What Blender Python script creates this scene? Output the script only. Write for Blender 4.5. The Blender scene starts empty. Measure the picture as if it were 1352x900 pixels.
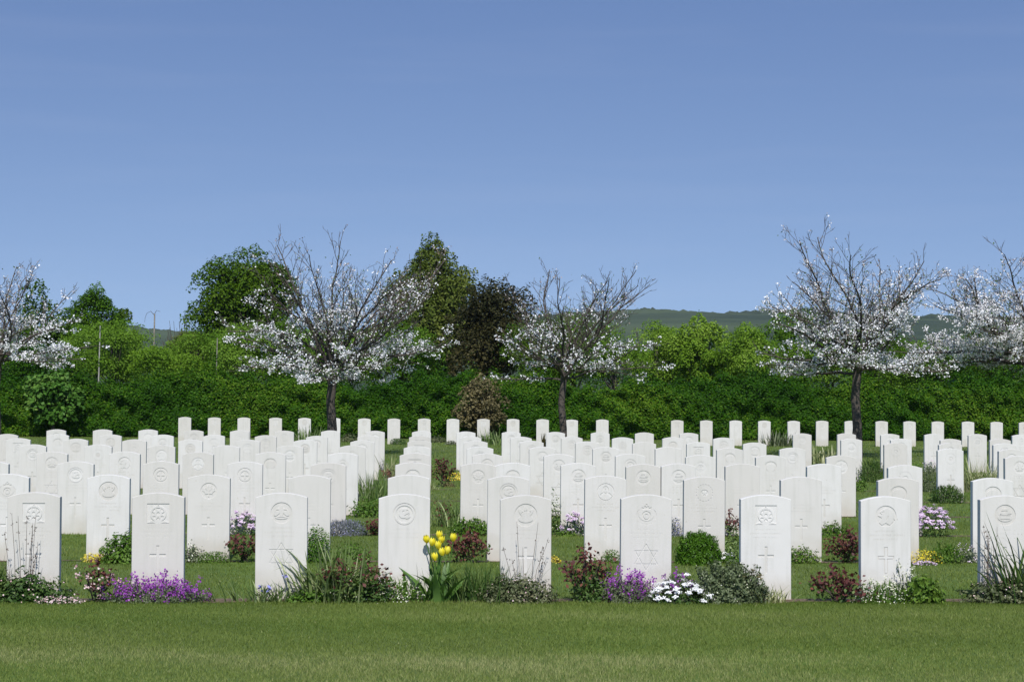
import bpy, math, random
import numpy as np
from mathutils import Vector, Matrix
from mathutils.geometry import delaunay_2d_cdt
random.seed(7); RNG = np.random.default_rng(7)
sc = bpy.context.scene; col = sc.collection
PI = math.pi

# ------------------------------------------------------------------ camera (fitted from the rows of stones)
F_PX, YAW, PITCH, ROLL, CAM_H = 2400.0, .05373, .02947, .00651, 1.525
ROWY = [13.594, 16.689, 19.831, 22.974, 26.111, 29.2, 32.334, 36.619, 55.422]
cy, sy, cp, sp = math.cos(YAW), math.sin(YAW), math.cos(PITCH), math.sin(PITCH)
FW = np.array([sy*cp, cy*cp, sp]); RT0 = np.array([cy, -sy, 0.]); UP0 = np.cross(RT0, FW)
RT = math.cos(ROLL)*RT0 + math.sin(ROLL)*UP0; UP = -math.sin(ROLL)*RT0 + math.cos(ROLL)*UP0
cam_d = bpy.data.cameras.new('camera'); cam = bpy.data.objects.new('camera', cam_d); col.objects.link(cam)
M = Matrix(((RT[0], UP[0], -FW[0], 0), (RT[1], UP[1], -FW[1], 0), (RT[2], UP[2], -FW[2], CAM_H), (0, 0, 0, 1)))
cam.matrix_world = M; cam_d.sensor_width = 36; cam_d.lens = 36*F_PX/1352; cam_d.clip_start = .1; cam_d.clip_end = 9000
sc.camera = cam
def at(px, py, Y):
    """world point on the vertical plane at depth Y seen at a pixel of the 1352x900 photograph"""
    d = FW + RT*((px-676)/F_PX) + UP*((450-py)/F_PX)
    t = Y/d[1]; return (d[0]*t, Y, CAM_H + d[2]*t)
def gx(px, Y): return at(px, 525, Y)[0]
def scl(Y): return F_PX/Y

# ------------------------------------------------------------------ materials
def newmat(name):
    m = bpy.data.materials.new(name); m.use_nodes = True; nt = m.node_tree; nt.nodes.clear(); return m, nt
def N(nt, t, **k):
    n = nt.nodes.new(t)
    for a, v in k.items(): setattr(n, a, v)
    return n
def mixc(nt, fac, a, b, blend='MIX'):
    n = N(nt, 'ShaderNodeMix', data_type='RGBA', blend_type=blend)
    for s, v in ((0, fac), (6, a), (7, b)):
        if isinstance(v, (int, float)): n.inputs[s].default_value = v
        elif isinstance(v, tuple): n.inputs[s].default_value = (*v, 1)
        else: nt.links.new(v, n.inputs[s])
    return n.outputs[2]
def leafmat(name, a, b, c=None, trans=.3, rough=.55, spec=.25, tcol=None):
    m, nt = newmat(name); L = nt.links
    at_ = N(nt, 'ShaderNodeAttribute', attribute_name='tint')
    r = N(nt, 'ShaderNodeValToRGB'); L.new(at_.outputs['Fac'], r.inputs[0])
    r.color_ramp.elements[0].color = (*a, 1); r.color_ramp.elements[1].color = (*(c or b), 1)
    e = r.color_ramp.elements.new(.55); e.color = (*b, 1)
    p = N(nt, 'ShaderNodeBsdfPrincipled'); p.inputs['Roughness'].default_value = rough
    p.inputs['Specular IOR Level'].default_value = spec
    L.new(r.outputs[0], p.inputs['Base Color'])
    o = N(nt, 'ShaderNodeOutputMaterial')
    if trans > 0:
        t = N(nt, 'ShaderNodeBsdfTranslucent'); mx = N(nt, 'ShaderNodeMixShader'); mx.inputs[0].default_value = trans
        L.new(mixc(nt, 1.0, r.outputs[0], tcol or (1.0, 1.0, .6), 'MULTIPLY'), t.inputs[0])
        L.new(p.outputs[0], mx.inputs[1]); L.new(t.outputs[0], mx.inputs[2]); L.new(mx.outputs[0], o.inputs[0])
    else: L.new(p.outputs[0], o.inputs[0])
    return m
def stone_mat():
    m, nt = newmat('white_stone'); L = nt.links
    oi = N(nt, 'ShaderNodeObjectInfo'); tc = N(nt, 'ShaderNodeTexCoord')
    add = N(nt, 'ShaderNodeVectorMath', operation='ADD'); L.new(tc.outputs['Object'], add.inputs[0])
    sc_ = N(nt, 'ShaderNodeVectorMath', operation='SCALE'); L.new(oi.outputs['Location'], sc_.inputs[0]); sc_.inputs[3].default_value = 3.1
    L.new(sc_.outputs[0], add.inputs[1])
    n1 = N(nt, 'ShaderNodeTexNoise'); n1.inputs['Scale'].default_value = 5; n1.inputs['Detail'].default_value = 6; L.new(add.outputs[0], n1.inputs['Vector'])
    n2 = N(nt, 'ShaderNodeTexNoise'); n2.inputs['Scale'].default_value = 160; n2.inputs['Detail'].default_value = 3; L.new(add.outputs[0], n2.inputs['Vector'])
    base = mixc(nt, oi.outputs['Random'], (.585, .56, .52), (.665, .65, .625))
    mr = N(nt, 'ShaderNodeMapRange'); L.new(n1.outputs[0], mr.inputs[0]); mr.inputs[1].default_value = .35; mr.inputs[2].default_value = .75; mr.inputs[3].default_value = 0; mr.inputs[4].default_value = .32
    c1 = mixc(nt, mr.outputs[0], base, (.52, .505, .46))
    # damp stain rising unevenly from the ground
    sx = N(nt, 'ShaderNodeSeparateXYZ'); L.new(tc.outputs['Object'], sx.inputs[0])
    ad = N(nt, 'ShaderNodeMath', operation='MULTIPLY_ADD'); L.new(n1.outputs[0], ad.inputs[0]); ad.inputs[1].default_value = -.35; L.new(sx.outputs[2], ad.inputs[2])
    m2 = N(nt, 'ShaderNodeMapRange'); L.new(ad.outputs[0], m2.inputs[0]); m2.inputs[1].default_value = -.16; m2.inputs[2].default_value = .1; m2.inputs[3].default_value = .5; m2.inputs[4].default_value = 0
    c2 = mixc(nt, m2.outputs[0], c1, (.42, .37, .28))
    # specks of lichen
    n3 = N(nt, 'ShaderNodeTexNoise'); n3.inputs['Scale'].default_value = 38; n3.inputs['Detail'].default_value = 2; L.new(add.outputs[0], n3.inputs['Vector'])
    m3 = N(nt, 'ShaderNodeMapRange'); L.new(n3.outputs[0], m3.inputs[0]); m3.inputs[1].default_value = .735; m3.inputs[2].default_value = .79; m3.inputs[3].default_value = 0; m3.inputs[4].default_value = .55
    c3 = mixc(nt, m3.outputs[0], c2, (.40, .38, .30))
    mpp = N(nt, 'ShaderNodeMapping'); mpp.inputs['Scale'].default_value = (26, 26, 2.2); L.new(add.outputs[0], mpp.inputs[0])
    n4 = N(nt, 'ShaderNodeTexNoise'); n4.inputs['Scale'].default_value = 1; n4.inputs['Detail'].default_value = 4; L.new(mpp.outputs[0], n4.inputs['Vector'])
    m4 = N(nt, 'ShaderNodeMapRange'); L.new(n4.outputs[0], m4.inputs[0]); m4.inputs[1].default_value = .5; m4.inputs[2].default_value = .72; m4.inputs[3].default_value = 0; m4.inputs[4].default_value = .30
    c3 = mixc(nt, m4.outputs[0], c3, (.45, .45, .40))
    p = N(nt, 'ShaderNodeBsdfPrincipled'); p.inputs['Roughness'].default_value = .85; p.inputs['Specular IOR Level'].default_value = .2
    L.new(c3, p.inputs['Base Color'])
    b = N(nt, 'ShaderNodeBump'); b.inputs['Strength'].default_value = .15; b.inputs['Distance'].default_value = .002; L.new(n2.outputs[0], b.inputs['Height']); L.new(b.outputs[0], p.inputs['Normal'])
    o = N(nt, 'ShaderNodeOutputMaterial'); L.new(p.outputs[0], o.inputs[0]); return m
def noise_mat(name, a, b, scale, rough=.9, bump=0., dist=.02, detail=6, c=None, scale2=None):
    m, nt = newmat(name); L = nt.links
    tc = N(nt, 'ShaderNodeTexCoord')
    n1 = N(nt, 'ShaderNodeTexNoise'); n1.inputs['Scale'].default_value = scale; n1.inputs['Detail'].default_value = detail; L.new(tc.outputs['Object'], n1.inputs['Vector'])
    mr = N(nt, 'ShaderNodeMapRange'); L.new(n1.outputs[0], mr.inputs[0]); mr.inputs[1].default_value = .3; mr.inputs[2].default_value = .7
    cc = mixc(nt, mr.outputs[0], a, b)
    if c:
        n2 = N(nt, 'ShaderNodeTexNoise'); n2.inputs['Scale'].default_value = scale2; n2.inputs['Detail'].default_value = 3; L.new(tc.outputs['Object'], n2.inputs['Vector'])
        m2 = N(nt, 'ShaderNodeMapRange'); L.new(n2.outputs[0], m2.inputs[0]); m2.inputs[1].default_value = .42; m2.inputs[2].default_value = .62
        cc = mixc(nt, m2.outputs[0], cc, c)
    p = N(nt, 'ShaderNodeBsdfPrincipled'); p.inputs['Roughness'].default_value = rough; p.inputs['Specular IOR Level'].default_value = .15
    L.new(cc, p.inputs['Base Color'])
    if bump:
        bn = N(nt, 'ShaderNodeBump'); bn.inputs['Strength'].default_value = bump; bn.inputs['Distance'].default_value = dist; L.new(n1.outputs[0], bn.inputs['Height']); L.new(bn.outputs[0], p.inputs['Normal'])
    o = N(nt, 'ShaderNodeOutputMaterial'); L.new(p.outputs[0], o.inputs[0]); return m

MT = dict(
 stone=stone_mat(),
 grass=leafmat('grass_blades', (.105, .158, .026), (.20, .258, .062), (.38, .385, .18), trans=.35, spec=.1),
 hedge=leafmat('hedge_leaf', (.015, .062, .002), (.042, .122, .004), (.13, .22, .015), trans=.3, spec=.1),
 laurel=leafmat('laurel_leaf', (.03, .10, .008), (.07, .17, .02), (.17, .27, .05), trans=.25, spec=.2),
 oak=leafmat('dense_tree_leaf', (.030, .075, .003), (.060, .125, .005), (.13, .20, .015), trans=.35, spec=.1),
 olive=leafmat('olive_leaf', (.05, .085, .012), (.095, .135, .02), (.19, .22, .05), trans=.35, spec=.1),
 bronze=leafmat('bronze_leaf', (.024, .030, .010), (.050, .048, .016), (.12, .10, .042), trans=.3, spec=.1),
 copper=leafmat('copper_leaf', (.06, .055, .018), (.13, .11, .045), (.24, .20, .09), trans=.2),
 spring=leafmat('spring_leaf', (.09, .19, .012), (.18, .31, .025), (.30, .43, .07), trans=.4, spec=.1),
 shrub=leafmat('shrub_leaf', (.045, .12, .006), (.09, .19, .010), (.16, .28, .03), trans=.38, spec=.1),
 greytwig=leafmat('grey_twig_leaf', (.10, .11, .07), (.15, .16, .11), (.2, .2, .15), trans=.3),
 bark=noise_mat('bark', (.045, .038, .032), (.11, .095, .08), 22, bump=.6, dist=.02),
 twig=noise_mat('twig_bark', (.05, .040, .034), (.11, .09, .075), 30),
 blossom=leafmat('white_blossom', (.62, .55, .54), (.86, .85, .86), (.93, .93, .94), trans=.25, tcol=(1, 1, 1), spec=.1),
 bud=leafmat('brownish_buds', (.16, .08, .06), (.38, .27, .22), (.6, .52, .48), trans=.25, tcol=(1, .9, .85), spec=.1),
 young=leafmat('young_leaf', (.06, .12, .02), (.12, .19, .05), (.2, .26, .1), trans=.35),
 soil=noise_mat('bed_soil', (.07, .05, .032), (.20, .155, .105), 45, bump=.8, dist=.02, detail=8),
 ground=noise_mat('lawn_ground', (.06, .105, .018), (.10, .155, .03), 3.0, bump=.5, dist=.02, detail=10, c=(.09, .125, .035), scale2=.35),
 hill=noise_mat('hillside', (.016, .032, .017), (.042, .062, .030), .035, bump=1., dist=3, detail=12, c=(.060, .085, .038), scale2=.006),
 wood=noise_mat('pole_wood', (.20, .18, .15), (.34, .31, .27), 8),
 birch=noise_mat('birch_bark', (.26, .25, .22), (.42, .41, .38), 9),
 purple=leafmat('purple_petal', (.17, .025, .24), (.30, .06, .38), (.50, .17, .58), trans=.25, tcol=(1, .8, 1)),
 mauve=leafmat('mauve_petal', (.50, .33, .50), (.70, .54, .70), (.85, .76, .85), trans=.2, tcol=(1, .9, 1)),
 lilac=leafmat('lilac_petal', (.20, .20, .50), (.33, .33, .70), (.5, .5, .8), trans=.2, tcol=(1, 1, 1)),
 whitep=leafmat('white_petal', (.78, .78, .76), (.86, .86, .86), (.9, .9, .9), trans=.2, tcol=(1, 1, 1)),
 creamp=leafmat('cream_petal', (.55, .56, .36), (.72, .72, .55), (.84, .84, .74), trans=.2, tcol=(1, 1, 1)),
 yellow=leafmat('yellow_petal', (.72, .50, .01), (.82, .66, .02), (.88, .80, .10), trans=.25, tcol=(1, 1, .6), rough=.4),
 tulip=leafmat('tulip_petal', (.78, .60, .01), (.86, .74, .03), (.90, .84, .12), trans=.3, tcol=(1, 1, .5), rough=.4),
 gold=leafmat('gold_leaf', (.32, .27, .04), (.50, .42, .08), (.62, .56, .18), trans=.25),
 pinkp=leafmat('pink_petal', (.55, .32, .33), (.72, .52, .52), (.82, .7, .7), trans=.2, tcol=(1, 1, 1)),
 redleaf=leafmat('red_leaf', (.055, .018, .018), (.11, .032, .03), (.22, .09, .06), trans=.2, tcol=(1, .6, .5)),
 darkgreen=leafmat('dark_green_leaf', (.03, .075, .012), (.06, .12, .02), (.16, .22, .07), trans=.25),
 midgreen=leafmat('mid_green_leaf', (.05, .12, .010), (.09, .18, .018), (.17, .28, .05), trans=.3),
 box=leafmat('box_leaf', (.035, .10, .004), (.07, .17, .009), (.13, .25, .025), trans=.3),
 brightgreen=leafmat('bright_green_leaf', (.08, .16, .02), (.14, .24, .03), (.24, .34, .06), trans=.35),
 greygreen=leafmat('grey_green_leaf', (.07, .10, .045), (.13, .17, .08), (.25, .28, .17), trans=.25),
 bluegrey=leafmat('blue_grey_leaf', (.11, .13, .14), (.18, .20, .22), (.30, .30, .36), trans=.2),
 blade=leafmat('blade_leaf', (.07, .13, .025), (.14, .22, .06), (.38, .45, .22), trans=.3),
 paleblade=leafmat('pale_blade_leaf', (.10, .16, .04), (.20, .27, .09), (.46, .50, .28), trans=.3),
 varieg=leafmat('cream_striped_leaf', (.14, .19, .06), (.34, .37, .17), (.60, .60, .38), trans=.3),
 tulipleaf=leafmat('tulip_leaf', (.05, .12, .02), (.09, .19, .035), (.18, .30, .08), trans=.25, rough=.4),
 drystalk=leafmat('dry_stalk', (.05, .04, .035), (.12, .09, .07), (.22, .17, .14), trans=0),
 mat=leafmat('low_mat_leaf', (.05, .07, .025), (.10, .125, .05), (.22, .21, .12), trans=.2),
)

# ------------------------------------------------------------------ object helpers
def tag(o, label=None, cat=None, group=None, kind=None):
    if label: o['label'] = label
    if cat: o['category'] = cat
    if group: o['group'] = group
    if kind: o['kind'] = kind
    return o
def link(name, data, parent=None, loc=None):
    o = bpy.data.objects.new(name, data); col.objects.link(o)
    if parent: o.parent = parent
    if loc is not None: o.location = loc
    return o
def mesh_np(name, V, polys, mat, tint=None, smooth=False):
    """V (n,3); polys: (m,k) int array"""
    me = bpy.data.meshes.new(name); V = np.asarray(V, dtype=np.float32); polys = np.asarray(polys, dtype=np.int32)
    m, k = polys.shape
    me.vertices.add(len(V)); me.vertices.foreach_set('co', V.ravel())
    me.loops.add(m*k); me.loops.foreach_set('vertex_index', polys.ravel())
    me.polygons.add(m); me.polygons.foreach_set('loop_start', np.arange(0, m*k, k, dtype=np.int32))
    me.update(calc_edges=True)
    if smooth: me.polygons.foreach_set('use_smooth', np.ones(m, dtype=bool))
    if tint is not None:
        a = me.attributes.new('tint', 'FLOAT', 'FACE'); a.data.foreach_set('value', np.clip(tint, 0, 1).astype(np.float32))
    me.materials.append(MT[mat]); return me
def unit(v): return v/np.maximum(np.linalg.norm(v, axis=-1, keepdims=True), 1e-9)
def leaves(C, Nn, size, asp=.6):
    """one diamond leaf per point, facing Nn"""
    n = len(C); Nn = unit(Nn); r = RNG.normal(size=(n, 3)); u = unit(np.cross(Nn, r)); v = np.cross(Nn, u)
    s = np.broadcast_to(np.asarray(size, dtype=float).reshape(-1, 1), (n, 1))*RNG.uniform(.7, 1.3, (n, 1))
    V = np.stack([C-u*s*.5, C+v*s*asp*.5+Nn*s*.08, C+u*s*.5, C-v*s*asp*.5+Nn*s*.08], 1)
    return V
def quads(name, V, mat, tint): 
    n = len(V); return mesh_np(name, V.reshape(-1, 3), np.arange(n*4).reshape(n, 4), mat, tint)
def tintn(C, f, base=.5, amp=.25, rnd=.18):
    """leaf to leaf colour variation with clumps"""
    s = np.zeros(len(C))
    for k in range(4):
        d = RNG.normal(size=3); d /= np.linalg.norm(d); s += np.sin(C@d*f*(1+.6*k)+RNG.uniform(0, 6.3))/(1+.5*k)
    return base + amp*s*.5 + RNG.normal(size=len(C))*rnd
def blades(B, out, L, lean, droop, W, seg=4, twist=.4):
    """arching strips. B (n,3) bases, out (n,2) unit, L,lean,droop,W arrays"""
    n = len(B); t = np.linspace(0, 1, seg+1)[None, :]
    L = np.broadcast_to(L, n)[:, None]; lean = np.broadcast_to(lean, n)[:, None]; droop = np.broadcast_to(droop, n)[:, None]; W = np.broadcast_to(W, n)[:, None]
    z = L*(t-droop*t**3)*np.sqrt(np.maximum(0, 1-.5*lean**2)); r = L*lean*t**1.5
    P = np.stack([B[:, 0:1]+out[:, 0:1]*r, B[:, 1:2]+out[:, 1:2]*r, B[:, 2:3]+z], -1)
    ang = np.arctan2(out[:, 1], out[:, 0])+PI/2+RNG.normal(size=n)*twist
    wd = np.stack([np.cos(ang), np.sin(ang), np.zeros(n)], -1)[:, None, :]
    w = (W*.5*np.clip(1.15-t**2.2*1.1, .04, 1))[..., None]
    A = np.stack([P-wd*w, P+wd*w], 2)                    # n, seg+1, 2, 3
    idx = np.arange(n*(seg+1)*2).reshape(n, seg+1, 2)
    q = np.stack([idx[:, :-1, 0], idx[:, :-1, 1], idx[:, 1:, 1], idx[:, 1:, 0]], -1).reshape(-1, 4)
    return A.reshape(-1, 3), q
def blade_mesh(name, B, out, L, lean, droop, W, mat, seg=4, tint=None, twist=.4):
    V, q = blades(B, out, L, lean, droop, W, seg, twist); t = RNG.uniform(0, 1, len(B)) if tint is None else tint
    return mesh_np(name, V, q, mat, np.repeat(t, seg))
def tubes(name, lines, mat, tint=False):
    """lines: list of (points (k,3), radii (k,), sides)"""
    VV, QQ, b = [], [], 0
    for P, R, s in lines:
        P = np.asarray(P, float); k = len(P); T = unit(np.gradient(P, axis=0)); ref = np.array([.31, .17, .93]) if abs(T[0][2]) < .9 else np.array([1., .1, 0])
        U = unit(np.cross(T, ref)); W = np.cross(T, U); a = np.arange(s)*2*PI/s
        ring = P[:, None]+(U[:, None]*np.cos(a)[None, :, None]+W[:, None]*np.sin(a)[None, :, None])*np.asarray(R)[:, None, None]
        VV.append(ring.reshape(-1, 3)); i = np.arange(k*s).reshape(k, s)+b; j = np.roll(i, -1, 1)
        QQ.append(np.stack([i[:-1], j[:-1], j[1:], i[1:]], -1).reshape(-1, 4)); b += k*s
    Q = np.concatenate(QQ)
    return mesh_np(name, np.concatenate(VV), Q, mat, RNG.uniform(0, 1, len(Q)) if tint else None, smooth=True)

# ------------------------------------------------------------------ gravestones
WD, HT, TH, RISE = .381, .813, .076, .034
def outline(inset=0., k=14):
    w = WD/2-inset; pts = [(-w, 0.), (w, 0.)]
    zs = HT-RISE-inset*.7
    for i in range(k+1):
        a = 1-2*i/k; pts.append((w*a, zs+RISE*(1-a*a)))
    return pts
def ell(cx, cz, rx, rz=None, n=22, rot=0, a0=0, a1=2*PI):
    rz = rz or rx; o = []
    for i in range(n):
        a = a0+(a1-a0)*i/(n if a1-a0 > 6.28 else n-1); x, z = rx*math.cos(a), rz*math.sin(a)
        o.append((cx+x*math.cos(rot)-z*math.sin(rot), cz+x*math.sin(rot)+z*math.cos(rot)))
    return o
def rect(x0, z0, x1, z1): return [(x0, z0), (x1, z0), (x1, z1), (x0, z1)]
def stroke(pts, w, closed=False):
    o = []; n = len(pts)
    for i in range(n if closed else n-1):
        (x0, z0), (x1, z1) = pts[i], pts[(i+1) % n]; d = math.hypot(x1-x0, z1-z0) or 1; nx, nz = -(z1-z0)/d*w/2, (x1-x0)/d*w/2
        ex, ez = (x1-x0)/d*w*.4, (z1-z0)/d*w*.4
        o.append([(x0-ex+nx, z0-ez+nz), (x0-ex-nx, z0-ez-nz), (x1+ex-nx, z1+ez-nz), (x1+ex+nx, z1+ez+nz)])
    return o
EC = HT-.148                                              # height of the emblem's centre
def S(polys, depth, part): return [(p, depth, part) for p in polys]
def latin(cz=.365, w=.021, h=.2, b=.118, drop=.062, d=.006):
    top = cz+drop
    return S([rect(-w/2, top-h, w/2, top)], d, 'cross')+S([rect(-b/2, cz-w, b/2, cz)], d, 'cross')
def thincross(cz=.365, d=.005): 
    out = [(-.011, .43), (.011, .43), (.011, cz), (.058, cz), (.058, cz-.021), (.011, cz-.021), (.011, .235), (-.011, .235), (-.011, cz-.021), (-.058, cz-.021), (-.058, cz), (-.011, cz)]
    return S(stroke(out, .0065, True), d, 'cross')
def star(cz=.345, r=.098, d=.005):
    o = []
    for s in (0, PI): o += stroke([(r*math.sin(a+s), cz+r*math.cos(a+s)) for a in (0, 2*PI/3, 4*PI/3)], .0075, True)
    return S(o, d, 'star')
def lettering(seed, rows=((HT-.262, .5), (HT-.292, .8), (HT-.322, .62))):
    rr = random.Random(seed); o = []
    for z, wd in rows:
        x = -wd*WD/2*.8; e = -x
        while x < e:
            g = rr.choice((.007, .009, .010)); h = .013
            if rr.random() > .15:
                o.append(rect(x, z-h/2, x+.0022, z+h/2))
                if rr.random() > .4: o.append(rect(x+.0005, z+h/2-.002, x+g*.7, z+h/2+.0003))
                if rr.random() > .5: o.append(rect(x+.0007, z-.0012, x+g*.6, z+.001))
                if rr.random() > .5: o.append(rect(x+g*.6, z-h/2+.0004, x+g*.6+.002, z+h/2-.0006))
            x += g+.0045
    return S(o, .0016, 'inscription')
def crown_rel(cx, cz, s):
    return [[(cx-s, cz), (cx+s, cz), (cx+s*1.1, cz+s*.5), (cx+s*.62, cz+s*.32), (cx+s*.4, cz+s*.85), (cx, cz+s*.5), (cx-s*.4, cz+s*.85), (cx-s*.62, cz+s*.32), (cx-s*1.1, cz+s*.5)], ell(cx, cz+s, s*.2, n=8)]
def e_disc(r=.082): return S([ell(0, EC, r, n=40)], .006, 'emblem')
def e_ring(r=.082, w=.008): return S([ell(0, EC, r, n=40)], .006, 'emblem')+S([ell(0, EC, r-w, n=36)], .0005, 'emblem')
def rel(polys, d=.001): return S(polys, d, 'emblem')
EMB = {}
EMB['badge'] = S([rect(-.082, EC-.075, .082, EC+.07)], .007, 'emblem')+rel([ell(0, EC-.005, .060, .058, n=30)])+S([ell(0, EC-.005, .047, .045, n=26)], .006, 'emblem')+rel(
    [[(.052*math.cos(a*PI/8)*(1 if a % 2 else .5), EC-.005+.05*math.sin(a*PI/8)*(1 if a % 2 else .5)) for a in range(16)]])+rel(crown_rel(0, EC+.038, .022)+[[(-.08, EC-.072), (-.045, EC-.055), (0, EC-.062), (.045, EC-.055), (.08, EC-.072), (.045, EC-.07), (0, EC-.078), (-.045, EC-.07)]], .0005)+S([ell(0, EC-.005, .012, n=12)], .006, 'emblem')
EMB['fleur'] = e_disc(.079)+rel([ell(-.032, EC+.006, .034, .018, rot=.9), ell(.032, EC+.006, .034, .018, rot=-.9), ell(0, EC+.012, .014, .044), ell(0, EC-.034, .045, .012)])+S([ell(-.03, EC+.018, .011, .006), ell(.03, EC+.018, .011, .006), ell(0, EC-.034, .03, .004)], .005, 'emblem')
EMB['double_ring'] = e_ring(.083, .006)+S([ell(0, EC, .064, n=36)], .006, 'emblem')+rel([ell(.0, EC+.006, .042, .034, rot=.5), ell(-.02, EC+.028, .017, .014), ell(.026, EC-.022, .02, .009, rot=.4)])+S([ell(-.008, EC+.02, .012, .005, rot=.6), ell(.016, EC-.004, .022, .004, rot=.5), ell(.02, EC+.024, .007)], .006, 'emblem')
EMB['plumes'] = e_disc(.086)+rel([ell(-.028, EC+.014, .04, .014, rot=2.2), ell(.03, EC+.014, .04, .014, rot=.9), ell(0, EC+.024, .013, .04), ell(0, EC-.028, .055, .026)])+S([ell(-.02, EC+.022, .02, .004, rot=.6), ell(.02, EC+.03, .02, .004, rot=-.3)], .006, 'emblem')
EMB['crowned_scroll'] = rel([ell(0, EC-.01, .078, .066, n=36)], .003)+rel([ell(0, EC+.008, .062, .056, n=30)], .0004)+S([ell(0, EC-.008, .034, n=24)], .006, 'emblem')+rel([ell(0, EC-.008, .022, .026)])+S([ell(0, EC-.002, .012, .005)], .006, 'emblem')+S(crown_rel(0, EC+.038, .034), .005, 'emblem')+S([[(-.07, EC-.045), (-.04, EC-.064), (0, EC-.072), (.04, EC-.064), (.07, EC-.045), (.04, EC-.070), (0, EC-.079), (-.04, EC-.07)]], .004, 'emblem')
EMB['lion'] = e_disc(.080)+rel([[(-.05, EC-.05), (-.03, EC-.066), (.0, EC-.05), (.03, EC-.066), (.055, EC-.04), (.06, EC+.0), (.045, EC+.04), (.01, EC+.06), (-.02, EC+.05), (-.045, EC+.03), (-.03, EC+.012), (-.06, EC+.004), (-.03, EC-.012)], ell(.06, EC+.0, .006, .03, rot=.3)])+S([ell(-.022, EC+.03, .014, .004, rot=.3), ell(.012, EC-.015, .02, .004, rot=1.2)], .005, 'emblem')
EMB['ship'] = e_disc(.080)+rel([ell(0, EC-.018, .056, .03), [(-.04, EC+.01), (.05, EC+.012), (.03, EC+.052), (-.02, EC+.05)]])+S([rect(-.045, EC-.004, .05, EC+.0005), ell(-.01, EC+.03, .03, .004, rot=.1), ell(0, EC-.03, .04, .003)], .006, 'emblem')
_ml = [(0, 1), (.16, .68), (.36, .78), (.28, .36), (.5, .56), (.58, .4), (.88, .44), (.78, .2), (.95, .08), (.5, -.3), (.56, -.48), (.06, -.4), (.06, -.85), (-.06, -.85), (-.06, -.4), (-.56, -.48), (-.5, -.3), (-.95, .08), (-.78, .2), (-.88, .44), (-.58, .4), (-.5, .56), (-.28, .36), (-.36, .78), (-.16, .68)]
EMB['maple_leaf'] = e_disc(.074)+rel([[(x*.062, EC+z*.062) for x, z in _ml]], .0008)+S(stroke([(0, EC-.04), (0, EC+.04)], .003)+stroke([(0, EC-.01), (.03, EC+.02)], .003)+stroke([(0, EC-.01), (-.03, EC+.02)], .003), .004, 'emblem')
EMB['thistle'] = e_ring(.080, .007)+S([ell(0, EC+.018, .03, .036), ell(-.035, EC-.022, .028, .01, rot=.7), ell(.035, EC-.022, .028, .01, rot=-.7), rect(-.004, EC-.06, .004, EC-.01)], .005, 'emblem')+rel([ell(0, EC+.008, .018, .016), ell(0, EC+.036, .008, .012)])
EMB['dotted'] = S([ell(.076*math.cos(a*PI/9), EC+.076*math.sin(a*PI/9), .009, .0035, n=8, rot=a*PI/9+PI/2) for a in range(18)], .005, 'emblem')+S([ell(0, EC, .034, .030)], .005, 'emblem')+rel([[(.026*math.sin(a*PI/5)*(1 if a % 2 == 0 else .45), EC+.026*math.cos(a*PI/5)*(1 if a % 2 == 0 else .45)) for a in range(10)]])
EMB['wreath'] = e_disc(.080)+rel([ell(0, EC, .066, n=30)])+S([ell(0, EC, .046, n=26)], .006, 'emblem')+rel([rect(-.04, EC-.008, .04, EC+.008), rect(-.008, EC-.04, .008, EC+.04)], .001)+rel(crown_rel(0, EC+.05, .02), 0.0003)
EMB['arch'] = S([ell(0, EC+.004, .078, .066, n=34)], .007, 'emblem')+rel([ell(0, EC-.012, .06, .05, n=26)], .001)
EMB['plain'] = []
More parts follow.
